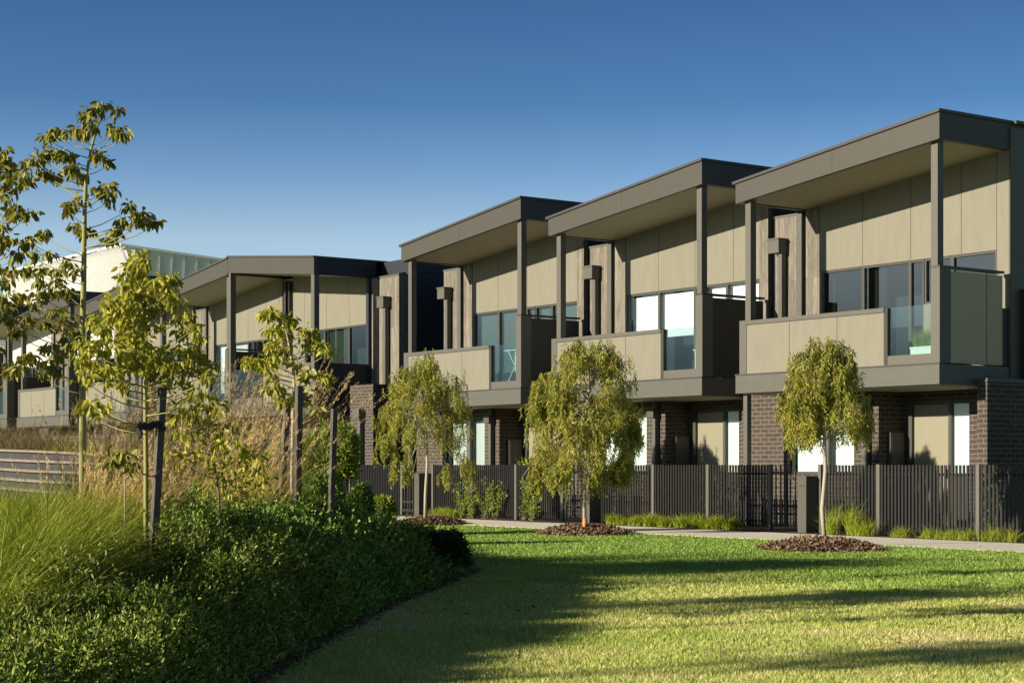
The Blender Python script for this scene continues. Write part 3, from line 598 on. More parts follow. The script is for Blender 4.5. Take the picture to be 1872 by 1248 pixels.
# ------------------------------------------------------------------ fences, gates, letterboxes
FD = 22.6
def fence(label, bays, gate, posts):
    root = empty('front_fence', (S(bays[0][0], FD), FD, 0), label, 'fence', 'dark slat fences in front of the townhouses')
    for (a, b) in bays:
        x0, x1 = S(a, FD)+0.03, S(b, FD)-0.03; m_ = MB(); n = int((x1-x0)/0.075); st = (x1-x0)/n
        for i in range(n):
            xx = x0+st*(i+0.5); m_.box(xx-0.020, xx+0.020, FD-0.012, FD+0.012, 0.06, 1.195+random.uniform(-0.004, 0.004))
        m_.box(x0, x1, FD+0.012, FD+0.05, 1.02, 1.06).box(x0, x1, FD+0.012, FD+0.05, 0.16, 0.20)
        m_.build('slat_panel', M['slat'], root)
    for p in posts: MB().box(S(p, FD)-0.035, S(p, FD)+0.035, FD-0.03, FD+0.04, 0, 1.205).build('post', M['fpost'], root)
    if gate:
        x0, x1 = S(gate[0], FD)+0.05, S(gate[1], FD)-0.02; m_ = MB(); n = max(3, int((x1-x0)/0.11)); st = (x1-x0)/n
        m_.box(x0, x1, FD-0.012, FD+0.02, 1.03, 1.07).box(x0, x1, FD-0.012, FD+0.02, 0.30, 0.34).box(x0, x1, FD-0.012, FD+0.02, 0.10, 0.14)
        for i in range(n+1): m_.box(x0+st*i-0.013, x0+st*i+0.013, FD-0.03, FD-0.013, 0.08, 1.195)
        gt = m_.build('gate', M['charcoal'], root)
        MB().box(x1-0.09, x1-0.03, FD-0.06, FD-0.031, 0.93, 1.0).build('latch', M['fpost'], gt)
    return root
fence('slat fence at the far right, behind and beyond the right lawn tree', [(1500, 1607), (1607, 1789), (1789, 1990)], None, [1500, 1607, 1789, 1990])
fence('slat fence and gate between the middle lawn tree and the nearest letterbox pillar', [(1100, 1195), (1195, 1295), (1295, 1408)], (1408, 1457), [1100, 1195, 1295, 1408])
fence('slat fence and gate with climbing shrubs against it, between the left and middle lawn trees', [(792, 864), (864, 944), (944, 1028)], (1028, 1066), [792, 864, 944, 1028])
fence('leftmost slat fence and narrow gate, beside the brick pier behind the left lawn tree', [(552, 595), (595, 640), (640, 735)], (735, 757), [552, 640, 735])
def letterbox(px, label):
    x0 = S(px, FD-0.3); root = empty('letterbox_pillar', (x0, FD-0.3, 0), label, 'letterbox', 'grey letterbox pillars by the gates')
    MB().box(x0, x0+0.21, FD-0.3, FD+0.22, 0, 0.97).build('pillar', M['letter'], root)
    MB().box(x0-0.01, x0+0.22, FD-0.31, FD+0.23, 0.97, 1.0).build('cap', M['letter'], root)
    MB().box(x0+0.04, x0+0.17, FD-0.304, FD-0.299, 0.82, 0.85).build('slot', M['joint'], root)
letterbox(1458, 'grey letterbox pillar at the gate behind the right lawn tree')
letterbox(1066, 'grey letterbox pillar half hidden by the trunk of the middle lawn tree')
letterbox(757, 'grey letterbox pillar beside the trunk of the left lawn tree')

# ------------------------------------------------------------------ things on balconies
def planter():
    x0, x1 = -20.7-0.88, -20.7-0.30; root = empty('planter', (x0, 24.3, 2.95), 'white trough planter of bushy grass behind the glass of the nearest balcony', 'planter')
    t = MB(); t.box(x0, x1, 24.25, 24.5, 3.12, 3.26).box(x0-0.01, x1+0.01, 24.24, 24.51, 3.26, 3.29)
    for xx in (x0+0.04, x1-0.08): t.box(xx, xx+0.04, 24.28, 24.32, 2.95, 3.12).box(xx, xx+0.04, 24.43, 24.47, 2.95, 3.12)
    t.build('trough', M['white'], root)
    n = 700; P = np.stack([rng.uniform(x0+0.03, x1-0.03, n), rng.uniform(24.28, 24.47, n), np.full(n, 3.28)], 1)
    D = np.stack([rng.normal(0, 0.35, n), rng.normal(0, 0.35, n), np.ones(n)], 1); V, q = blades(P, D, rng.uniform(0.18, 0.42, n), 0.008, 0.5)
    npmesh('foliage', V, 0, M['tuft'], root, q)
planter()
pl = empty('pot_plant', (-20.86, 24.9, 2.95), 'dark leafy pot plant behind the planter on the nearest balcony', 'plant')
MB().tube([(-20.98, 24.9, 2.955), (-20.98, 24.9, 3.3)], [0.10, 0.14], 12).build('pot', M['charcoal'], pl)
n = 260; P = np.array([-20.98, 24.9, 3.45]) + rng.normal(0, 1, (n, 3))*np.array([0.08, 0.08, 0.17]) + np.array([0, 0, 0.28]); D = rng.normal(0, 1, (n, 3)); D[:, 2] -= 0.3
V, q = leaves(P, D, 0.09, 0.045); npmesh('foliage', V, 0, M['shade_leaf'], pl, q)
MB().tube([(-20.98, 24.9, 3.3), (-20.97, 24.9, 3.9)], [0.012, 0.006], 6).build('stem', M['bark_dark'], pl)
def white_chair():
    o = -26.84; x = o-0.42; y = 24.75; root = empty('chair', (x, y, 2.95), 'white slatted garden chair with high fanned back on the middle balcony', 'chair')
    zb = 2.952
    s_ = MB()
    for i in range(5): s_.box(x-0.26, x+0.26, y-0.25+i*0.11, y-0.16+i*0.11, zb+0.40-i*0.02, zb+0.42-i*0.02)
    s_.build('seat', M['white'], root)
    b_ = MB()
    for i in range(6):
        xx = x-0.25+i*0.1; hh = 1.28 - abs(i-2.5)*0.07; dx = (i-2.5)*0.025
        b_.hexa([(xx-0.04, y+0.26, zb+0.36), (xx+0.04, y+0.26, zb+0.36), (xx+0.04, y+0.28, zb+0.36), (xx-0.04, y+0.28, zb+0.36),
                 (xx-0.045+dx, y+0.48, zb+hh), (xx+0.045+dx, y+0.48, zb+hh), (xx+0.045+dx, y+0.50, zb+hh), (xx-0.045+dx, y+0.50, zb+hh)])
    b_.box(x-0.29, x+0.29, y+0.33, y+0.35, zb+0.62, zb+0.68); b_.build('backrest', M['white'], root)
    for sx in (-0.30, 0.30):
        MB().box(x+sx-0.06, x+sx+0.06, y-0.3, y+0.35, zb+0.60, zb+0.62).build('armrest', M['white'], root)
        MB().box(x+sx-0.02, x+sx+0.02, y-0.28, y-0.18, zb, zb+0.60).build('leg', M['white'], root)
        MB().bar((x+sx, y-0.15, zb+0.36), (x+sx, y+0.42, zb+0.02), 0.03, 0.09).build('leg', M['white'], root)
white_chair()
def wire_rack():
    o = -33.05; x = o-0.7; y = 24.6; zb = 2.952; root = empty('drying_rack', (x, y, zb), 'folding wire drying rack behind glass on the leftmost tall balcony', 'rack')
    m_ = MB()
    for sy in (-0.25, 0.25):
        m_.bar((x-0.42, y+sy, zb), (x+0.3, y+sy, zb+0.95), 0.016).bar((x+0.42, y+sy, zb), (x-0.3, y+sy, zb+0.95), 0.016)
    m_.build('legs', M['white'], root)
    r_ = MB()
    for i in range(9): r_.bar((x-0.4+i*0.1, y-0.27, zb+0.93), (x-0.4+i*0.1, y+0.27, zb+0.93), 0.008)
    for sy in (-0.27, 0.27): r_.bar((x-0.42, y+sy, zb+0.93), (x+0.42, y+sy, zb+0.93), 0.014)
    for i in range(5): r_.bar((x-0.30+i*0.13, y-0.2, zb+0.55), (x-0.30+i*0.13, y+0.2, zb+0.55), 0.008)
    r_.build('rails', M['white'], root)
    MB().box(x-0.32, x+0.22, y-0.03, y-0.02, zb+0.45, zb+0.92).build('towel', M['greyblind'], root)
wire_rack()

# ------------------------------------------------------------------ stone steps at left
st = empty('stone_steps', (*XZ2w(-7.0, 26), 0.6), 'wide curved pale stone steps behind the green grass at the left edge', 'steps')
tr = MB(); rs = MB()
for k in range(5):
    z_t = 0.90 + 0.13*k; zc0 = 24.4 + 0.42*k; pts = []
    xr = -5.35 - 0.16*k*0 - (0.15 if k > 3 else 0)*k*0.3
    for i in range(15):
        X = -12.5 + (xr+12.5)*i/14; zc = zc0 + 0.035*(X+9.5)**2*(0.35) ; pts.append((X, zc, z_t + 0.045 - 0.060*(X+8.0) + 0.012*math.sin(X*2.3+k)))
    for i in range(14):
        (Xa, za, ha), (Xb, zb_, hb) = pts[i], pts[i+1]
        a = XZ2w(Xa, za); b = XZ2w(Xb, zb_); a2 = XZ2w(Xa, za+0.6); b2 = XZ2w(Xb, zb_+0.6)
        an = XZ2w(Xa, za-0.03); bn = XZ2w(Xb, zb_-0.03)
        rs.hexa([(*a, 0.2), (*b, 0.2), (*b2, 0.2), (*a2, 0.2), (*a, ha-0.035), (*b, hb-0.035), (*b2, hb-0.035), (*a2, ha-0.035)])
        tr.hexa([(*an, ha-0.033), (*bn, hb-0.033), (*b2, hb-0.033), (*a2, ha-0.033), (*an, ha), (*bn, hb), (*b2, hb), (*a2, ha)])
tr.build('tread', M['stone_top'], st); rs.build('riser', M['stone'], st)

# ------------------------------------------------------------------ stakes
def stake(px, ytop, zc, wid, lean, label, dark=False):
    t = W(px, ytop, zc); X, Zc = w2XZ(t.x, t.y); s_, d_ = XZ2w(X+lean, Zc); g_ = float(mound(s_, d_))
    root = empty('tree_stake', (s_, d_, g_), label, 'stake', 'hardwood stakes around the young trees')
    MB().bar((s_, d_, g_-0.05), t, wid).build('post', M['stake'], root)
    return t
k1 = stake(297, 708, 11.45, 0.045, -0.09, 'grey hardwood stake with black rubber tie, beside the nearest sapling')
stake(526, 728, 16.6, 0.05, -0.10, 'dark stake just left of the pale trunk of the middle sapling')
stake(547, 705, 16.2, 0.055, -0.03, 'tallest grey stake, leaning against the middle sapling')
stake(611, 747, 16.0, 0.045, -0.05, 'slim stake standing alone between the middle sapling and the brick pier')
ti = empty('tree_tie', W(285, 790, 11.4), 'black rubber tie looped between the nearest sapling and its stake', 'tie')
tp = [W(x, y, 11.42-0.03*i) for i, (x, y) in enumerate([(294, 775), (300, 788), (296, 778), (284, 774), (270, 782), (260, 776), (252, 784), (257, 798)])]
tb = MB()
for i in range(len(tp)-1): tb.bar(tp[i], tp[i+1], 0.012, 0.045)
tb.build('strap', M['rubber'], ti)
tb = MB()
lp = [W(x, y, 11.40) for x, y in [(262, 866), (275, 871), (284, 869), (292, 860)]]
for i in range(3): tb.bar(lp[i], lp[i+1], 0.01, 0.01)
tb.build('wire', M['rubber'], ti)

# ------------------------------------------------------------------ saplings with clustered drooping leaves
def sapling(label, trunk, zc, rbase, rtop, clusters, mat, bark, nl=(9, 15), leaf=0.11, crad=0.055, depth=0.35, orange=False):
    b0 = W(trunk[0][0], trunk[0][1], zc); g_ = float(mound(b0.x, b0.y))
    root = empty('young_tree', (b0.x, b0.y, g_), label, 'tree', 'young trees with clustered drooping leaves')
    pts = [W(x, y, zc) for x, y in trunk]; pts[0].z = g_-0.05
    n = len(pts); rad = [rbase+(rtop-rbase)*i/(n-1) for i in range(n)]
    MB().tube(pts, rad, 8).build('trunk', bark, root, smooth=True)
    if orange: MB().tube([pts[0], pts[0]+Vector((0, 0, 1.0))*0.30], [rbase*1.35, rbase*1.2], 8).build('trunk_base', M['bark_base'], root, smooth=True)
    bm_ = MB(); P = []; Dd = []; Ll = []
    tr_ = [(x, y) for x, y in trunk]
    for (cx, cy) in clusters:
        # attach point on trunk below the cluster
        best = None
        for i in range(len(tr_)-1):
            for t in np.linspace(0, 1, 7):
                x = tr_[i][0]*(1-t)+tr_[i+1][0]*t; y = tr_[i][1]*(1-t)+tr_[i+1][1]*t
                want = cy + 0.30*abs(cx-x) + 10
                e = abs(y-want)
                if best is None or e < best[0]: best = (e, x, y)
        dz = random.uniform(-1, 1)*min(depth, 0.15+abs(cx-best[1])/F*zc*0.8)
        a = W(best[1], best[2], zc); c = W(cx, cy, zc+dz); a.z = max(a.z, g_+0.5) if a.z > g_+0.5 else a.z
        ln = (c-a).length; m1 = a.lerp(c, 0.4) + Vector((0, 0, -0.06*ln)); m2 = a.lerp(c, 0.75)+Vector((0, 0, -0.05*ln))
        rb = min(rbase*0.5, 0.0025+0.006*ln)
        bm_.tube([a, m1, m2, c], [rb, rb*0.75, rb*0.5, 0.002], 5)
        k = random.randint(*nl); cc = np.array(c)
        p = cc + rng.normal(0, crad*0.62, (k, 3))*np.array([1, 1, 0.7]) + np.array([0, 0, 0.03]); d = p-cc + rng.normal(0, 0.04, (k, 3)); d[:, 2] -= 0.085 + 0.03*rng.random(k)
        P.append(p); Dd.append(d); Ll.append(rng.uniform(0.6, 1.15, k)*leaf)
    bm_.build('branches', bark, root, smooth=True)
    V, q = leaves(np.concatenate(P), np.concatenate(Dd), np.concatenate(Ll), np.concatenate(Ll)*0.46, 0.22, 0.15)
    npmesh('crown', V, 0, mat, root, q)
    return root
def zc_(lst, sc, ox, oy): return [(ox+x/sc, oy+y/sc) for x, y in lst]
T0 = zc_([(430,90),(490,105),(400,110),(355,130),(370,160),(230,200),(280,205),(330,195),(200,215),(500,205),(480,190),(520,210),(240,285),(205,290),(270,290),(150,320),(105,340),(180,300),(205,375),(230,390),(175,370),(290,310),(320,370),(340,385),(300,350),(430,305),(455,325),(400,295),(445,450),(470,430),(420,440),(460,480),(300,500),(290,525),(350,480),(545,510),(575,545),(620,550),(655,580),(590,575),(520,570),(487,617),(460,655),(370,610),(320,600),(350,625),(340,200),(385,180)], 2.311, 0, 160)
T0 += [(56,445),(82,430),(90,470),(60,470),(50,500),(75,500),(104,500),(121,485),(135,500),(95,535),(110,520),(75,540),(60,560),(100,575),(118,590),(85,595),(50,590),(130,612),(135,640),(120,625),(90,640),(60,655),(45,662),(86,668),(104,680),(82,690),(75,520),(125,540),(40,545),(20,560),(15,590),(30,610),(110,655)]
sapling('tallest slender sapling at left, its open crown standing against the blue sky', [(151, 900), (151, 760), (150, 640), (153, 520), (154, 440), (155, 380), (158, 320), (166, 275), (180, 225)], 13.5, 0.031, 0.008, T0, M['flame_leaf_dark'], M['bark_green'], nl=(20, 30), leaf=0.072, crad=0.036)
TL = [(4,290),(10,320),(2,345),(24,345),(39,340),(45,330),(9,365),(30,385),(20,400),(38,395),(0,420),(10,440),(2,455),(15,300),(0,500),(12,520),(26,500),(5,545),(30,470),(40,450),(55,395),(-20,330),(-30,400),(-25,480),(-40,300),(-20,560),(5,575),(10,680),(-10,640),(20,675),(35,680),(-60,350),(-70,430),(-80,280),(-50,520)]
sapling('sapling at the left edge of the photo, only its right hand leaf clusters in view', [(-75, 950), (-72, 700), (-66, 500), (-60, 350), (-55, 230)], 12.6, 0.035, 0.008, TL, M['flame_leaf_dark'], M['bark_green'], nl=(20, 28), leaf=0.074, crad=0.042)
T1 = [(247,473),(258,478),(268,482),(240,490),(235,500),(252,501),(262,505),(226,522),(245,524),(258,526),(290,522),(300,528),(310,520),(307,543),(215,545),(235,548),(255,550),(275,545),(197,561),(226,565),(247,568),(300,565),(312,560),(183,589),(212,589),(232,592),(255,595),(197,610),(169,631),(155,639),(152,663),(183,646),(212,639),(235,630),(247,617),(268,639),(283,655),(183,681),(166,678),(212,688),(240,674),(268,681),(290,668),(247,653),(300,649),(317,674),(335,617),(345,605),(353,603),(360,625),(339,649),(325,640),(370,663),(388,677),(380,690),(353,681),(335,699),(353,712),(367,722),(310,691),(300,705),(169,744),(190,748),(150,750),(180,760),(335,580),(325,590),(200,705),(222,710),(160,700),(340,668),(362,645),(205,625),(222,575),(268,575),(280,600)]
T1 = [(a, b) for a, b in T1] + [(a+random.uniform(-12, 12), b+random.uniform(-10, 10)) for a, b in T1[8:44]]
sapling('bushy lime green sapling tied to the nearest stake, in front of the tall straw grass', [(267, 1010), (267, 860), (266, 760), (265, 680), (262, 600), (257, 530), (252, 480)], 11.5, 0.019, 0.006, T1, M['flame_leaf'], M['bark_green'], nl=(18, 27), leaf=0.060, crad=0.042, depth=0.4)
TM = zc_([(240,80),(215,100),(270,90),(300,120),(330,130),(240,180),(300,180),(270,160),(240,240),(300,250),(270,225),(390,170),(420,180),(430,250),(460,245),(490,265),(160,310),(130,320),(200,320),(260,310),(320,300),(230,300),(410,360),(390,385),(480,390),(500,400),(460,370),(250,380),(240,440),(270,420),(300,470),(280,490),(370,500),(340,490),(460,540),(400,460),(350,330),(390,490),(220,350),(430,215),(400,240)], 2.496, 400, 540)
TM = TM + [(a+random.uniform(-7, 7), b+random.uniform(-6, 6)) for a, b in TM[:20]]
sapling('middle sapling with two hardwood stakes, in front of the dark open balcony', [(533, 960), (534, 860), (536, 760), (538, 700), (533, 650), (522, 600), (510, 570)], 16.4, 0.022, 0.006, TM, M['flame_leaf'], M['bark_pale'], nl=(15, 23), leaf=0.074, crad=0.042, depth=0.35, orange=True)

TS = [(330,752),(350,745),(372,742),(388,748),(400,755),(345,768),(395,775),(360,762),(320,770),(410,790),(380,790),(350,800),(425,810),(440,828),(455,840),(400,820),(430,850),(470,850),(450,868),(410,870),(480,880),(435,890),(385,850),(460,895),(365,835),(420,905),(345,850),(390,895),(330,800),(310,830)]
sapling('lime leafed bush among the tall straw grass right of the nearest stake', [(405, 945), (400, 900), (392, 850), (380, 800)], 12.8, 0.012, 0.005, TS, M['flame_leaf'], M['bark_dark'], nl=(16, 24), leaf=0.068, crad=0.07, depth=0.35)
TS = [(196,838),(206,830),(218,834),(230,838),(240,846),(204,848),(226,850),(214,843),(246,858)]
sapling('tiny seedling with dark drooping leaves beside the right end of the stone steps', [(229, 890), (228, 865), (221, 838)], 12.2, 0.007, 0.003, TS, M['flame_leaf_dark'], M['bark_pale'], nl=(8, 12), leaf=0.07, crad=0.04, depth=0.15)

# ------------------------------------------------------------------ weeping lawn trees
def weeper(label, gx, gy, trunk, prof, n_str, extra=(), zc=None, gaps=()):
    """prof: list of (y, xl, xr) crown outline in the picture plane of the tree; trunk px polyline"""
    base = G(gx, gy, 0.1); X, zc0 = w2XZ(*base); zc = zc or zc0
    b0 = W(trunk[0][0], trunk[0][1], zc)
    root = empty('weeping_tree', (b0.x, b0.y, 0.0), label, 'tree', 'small weeping trees planted along the lawn edge')
    tp_ = [W(x, y, zc) for x, y in trunk]; tp_[0].z = 0.02
    n = len(tp_); MB().tube(tp_, [0.035-0.017*i/(n-1) for i in range(n)], 9).build('trunk', M['bark_pale'], root, smooth=True)
    if 'middle' in label: MB().tube([tp_[0], tp_[0]+Vector((0, 0, 0.26))], [0.042, 0.040], 9).build('trunk_base', M['bark_base'], root, smooth=True)
    sc = zc/F; ys = [p[0] for p in prof]; bm_ = MB(); P = []; Dd = []; Ll = []
    fork = tp_[-1]
    starts = []
    def inside(yy, k): return np.interp(yy, ys, [p[k] for p in prof])
    prof = [(a_, b_+random.uniform(-9, 9), c_+random.uniform(-9, 9)) for a_, b_, c_ in prof]; cents = []
    for i in range(n_str//14):
        y = random.uniform(ys[0]+4, ys[-1]-20); xl, xr = inside(y, 1), inside(y, 2); cents.append((random.uniform(xl, xr), y, random.uniform(-1, 1)))
    for i in range(n_str):
        if extra and i % 9 == 0:
            ex = extra[(i//9) % len(extra)]; x = random.gauss(ex[0], ex[2]*0.5); y = random.gauss(ex[1], ex[3]*0.5); dz = random.gauss(0, ex[2]*0.5)*sc; top_ = ex[1]
        else:
            for _ in range(30):
                y = random.uniform(ys[0], ys[-1]-14); cq = random.choice(cents); x = random.gauss(cq[0], 9.5); y = random.gauss(cq[1], 10); xl, xr = inside(y, 1), inside(y, 2); hw = (xr-xl)/2
                rr = (x-(xl+xr)/2)/max(hw, 1)
                if any((x-gx_)**2/a_**2+(y-gy_)**2/b_**2 < 1 for gx_, gy_, a_, b_ in gaps) and random.random() < 0.85: continue
                break
            dz = max(-1, min(1, random.gauss(cq[2], 0.12)))*math.sqrt(max(0.05, 1-min(1, rr*rr)))*hw*sc*0.9
        c = W(x, y, zc+dz); starts.append((c, x, y))
        ln = random.uniform(0.14, 0.36); k = int(ln/0.012)
        sway = Vector((random.gauss(0, 0.10), random.gauss(0, 0.10), -1)).normalized()
        for j in range(k):
            p = c + sway*(ln*j/k); P.append(tuple(p)); Dd.append((random.gauss(0, 0.5), random.gauss(0, 0.5), -random.uniform(0.35, 1.15))); Ll.append(random.uniform(0.05, 0.105))
        pass
    # limbs from the fork to a sample of the strands
    for c, x, y in random.sample(starts, min(70, len(starts))):
        a = fork.lerp(tp_[-2], random.uniform(0, 0.8)) if y < trunk[-1][1]+30 else tp_[-2].lerp(tp_[-3], random.uniform(0, 0.9))
        mid = a.lerp(c, 0.55) + Vector((0, 0, 0.10*(c-a).length))
        rb = 0.006+0.006*(c-a).length; bm_.tube([a, a.lerp(mid, 0.5)+Vector((0, 0, 0.03)), mid, c, c+Vector((random.gauss(0, .03), random.gauss(0, .03), -.2))], [rb, rb*0.8, rb*0.5, 0.003, 0.001], 5)
    bm_.build('limbs', M['bark_pale'], root, smooth=True)
    P = np.array(P); V, q = leaves(P, np.array(Dd), np.array(Ll), np.array(Ll)*0.19, 0.2)
    npmesh('crown', V, 0, M['weep'], root, q)
    return root
weeper('right lawn tree, round compact weeping crown above a thin crooked trunk', 1508, 986,
       [(1508, 990), (1503, 930), (1509, 860), (1507, 800), (1504, 770), (1506, 735)],
       [(622, 1498, 1530), (640, 1462, 1552), (665, 1452, 1568), (690, 1446, 1573), (720, 1437, 1582), (745, 1434, 1586), (765, 1438, 1580), (785, 1450, 1560), (800, 1458, 1545)], 980, extra=((1583, 745, 10, 30), (1465, 765, 14, 16)), gaps=((1480, 700, 10, 10), (1540, 730, 12, 10), (1505, 655, 8, 8)))
weeper('middle lawn tree, the largest weeping crown, hanging below the fence top', 1069, 966,
       [(1069, 964), (1068, 900), (1072, 860), (1070, 800), (1072, 740), (1078, 700)],
       [(628, 1070, 1100), (645, 1035, 1125), (670, 1005, 1142), (700, 985, 1152), (740, 972, 1158), (780, 970, 1165), (810, 972, 1162), (840, 975, 1160), (862, 982, 1100), (885, 1000, 1060)], 2000, extra=((1135, 850, 18, 14), (1160, 770, 12, 36)), gaps=((1062, 850, 20, 24), (1122, 815, 14, 18), (1010, 760, 8, 10)))
weeper('left lawn tree, a low side branch with leaves hanging over the fence', 776, 949,
       [(777, 949), (778, 900), (781, 850), (780, 810), (776, 770), (780, 720)],
       [(650, 768, 798), (665, 745, 815), (690, 722, 832), (720, 700, 845), (750, 690, 853), (780, 690, 850), (805, 694, 842), (830, 700, 830)], 1050, extra=((850, 840, 16, 24), (745, 852, 10, 20), (720, 840, 10, 24), (815, 858, 12, 12), (860, 850, 12, 18)), gaps=((775, 800, 28, 36), (800, 825, 34, 24), (770, 710, 12, 26), (805, 740, 10, 12), (730, 770, 8, 12)))
lt = MB()
# ------------------------------------------------------------------ mulch mounds
def mulch(px, py, halfw, label):
    s_, d_ = G(px, py); X0, Z0 = w2XZ(s_, d_); rw = halfw/F*Z0; rd = 0.95
    root = empty('mulch_mound', (s_, d_, 0), label, 'mulch', 'mulch mounds round the lawn trees')
    m_ = MB(); nr, na = 8, 36
    hgt = lambda q: 0.13*(1-q*q)
    for i in range(nr+1):
        for j in range(na):
            a = 2*math.pi*j/na; q = i/nr; jit = 1+0.06*math.sin(5*a)+0.04*math.sin(11*a+1)
            p = XZ2w(X0+math.cos(a)*rw*q*jit, Z0+math.sin(a)*rd*q*jit); m_.v.append((*p, hgt(q)+0.006+0.012*math.sin(13*a)*q*(1-q)))
    for i in range(nr):
        for j in range(na): m_.f.append((i*na+j, i*na+(j+1) % na, (i+1)*na+(j+1) % na, (i+1)*na+j))
    m_.build('soil', M['soil'], root, smooth=True)
    n = 5200; q = np.sqrt(rng.random(n))*1.06; a = rng.random(n)*2*np.pi
    X = X0+np.cos(a)*rw*q; Z = Z0+np.sin(a)*rd*q; s1 = -ca*Z+sa*X; d1 = sa*Z+ca*X
    P = np.stack([s1, d1, np.maximum(0.13*(1-q*q), 0)+rng.uniform(0.004, 0.03, n)], 1); D = rng.normal(0, 1, (n, 3)); D[:, 2] *= 0.45
    Ln = rng.uniform(0.03, 0.085, n); V, qq = leaves(P, D, Ln, Ln*0.42, 0.3); npmesh('chips', V, 0, M['mulch_chip'], root, qq)
mulch(1500, 1003, 106, 'bark mulch mound round the right lawn tree')
mulch(1069, 975, 84, 'bark mulch mound round the middle lawn tree')
mulch(790, 957, 58, 'bark mulch mound round the left lawn tree')

# ------------------------------------------------------------------ tussocks and shrubs along the fence
def tuft(px, d, h, r, label, mat='tuft', nb=260, group='grass tussocks along the fence', cat='grass tuft', bend=0.7, w_=0.007, name='grass_tussock', spread=0.5):
    x = S(px, d); g_ = float(mound(x, d)) if d < 20 else 0
    n = nb; P = np.stack([x+rng.normal(0, r*0.3, n), d+rng.normal(0, r*0.3, n), np.full(n, g_)], 1)
    D = np.stack([rng.normal(0, spread, n), rng.normal(0, spread, n), np.ones(n)], 1)
    V, q = blades(P, D, rng.uniform(0.6, 1.15, n)*h, w_, bend)
    root = bpy.data.objects.new(name, None)
    o = npmesh(name, V, 0, M[mat], None, q)
    bpy.data.objects.remove(root); o.data.transform(__import__('mathutils').Matrix.Translation((-x, -d, -g_))); o.location = (x, d, g_)
    return tag(o, label, cat, group)
TU = [(1122, .30), (1143, .22), (1165, .28), (1190, .34), (1215, .30), (1245, .34), (1278, .36), (1303, .34), (1338, .32)]
for i, (px, h) in enumerate(TU): tuft(px, 22.34, h*1.05, 0.20, 'lime green tussock at the fence foot between middle and right lawn trees', nb=380, w_=0.012, bend=0.9)
for i, (px, h) in enumerate([(796, .28), (812, .3), (828, .28)]): tuft(px, 22.35, h, 0.26, 'lime green tussock at the fence foot just right of the left lawn tree', nb=280, w_=0.012, group='three tussocks by the left lawn tree')
tuft(1520, 22.3, .62, 0.22, 'strappy green tussock right beside the trunk of the right lawn tree', nb=160, spread=0.3, group='strappy tussocks by the right lawn tree')
tuft(1556, 22.3, .68, 0.12, 'tall upright strappy tussock between the right lawn tree and the next fence post', nb=120, spread=0.22, group='strappy tussocks by the right lawn tree')
tuft(1578, 22.2, .42, 0.3, 'dense low tussock against the fence, just left of a pale fence post', nb=220, group='strappy tussocks by the right lawn tree')
for px, h in [(1645, .26), (1702, .28), (1735, .24), (1764, .26), (1812, .34), (1848, .3)]: tuft(px, 22.3, h, 0.28, 'low green tussock at the foot of the far right fence', nb=150, group='tussocks at the far right fence')
def twig_shrub(px, d, h, label, dens=90, mat='bright_leaf', w_=0.35, leaf=0.052, group='climbing shrubs against the fence', name='climbing_shrub', z0=0.0):
    x = S(px, d); root = empty(name, (x, d, z0), label, 'shrub', group); sm = MB(); P = []
    for i in range(6):
        a = random.uniform(-1, 1)*w_; hh = h*random.uniform(0.6, 1); pts = [(x+a*0.1, d, z0), (x+a*0.5, d+random.uniform(-.05, .05), z0+hh*0.45), (x+a+random.uniform(-.1, .1), d+random.uniform(-.06, .06), z0+hh)]
        sm.tube(pts, [0.007, 0.005, 0.002], 5)
        for j in range(dens//6):
            t = random.random()**0.7; p = Vector(pts[0]).lerp(Vector(pts[1]), t*2) if t < .5 else Vector(pts[1]).lerp(Vector(pts[2]), t*2-1)
            for _ in range(3): P.append((p.x+random.gauss(0, .035), p.y+random.gauss(0, .035), p.z+random.gauss(0, .035)))
    sm.build('stems', M['bark_dark'], root); P = np.array(P)
    V, q = leaves(P, rng.normal(0, 1, P.shape), leaf*rng.uniform(.7, 1.2, len(P)), leaf*0.5); npmesh('foliage', V, 0, M[mat], root, q)
for px, h in [(842, .85), (858, .7), (885, .95), (905, .85), (955, .9), (972, .8)]:
    twig_shrub(px, 22.42, h, 'sparse climbing shrub on the fence between the left and middle lawn trees', 110)
twig_shrub(1815, 23.2, 1.25, 'leafy climber seen through the far right fence', 260, w_=0.5)
twig_shrub(1330, 23.1, 1.0, 'dark leafed shrub behind the fence, left of the nearest gate', 200, mat='hedge_dark', w_=0.6)
twig_shrub(975, 23.3, 1.6, 'broad leafed shrub rising above the fence left of the middle lawn tree', 160, w_=0.5, leaf=0.09)

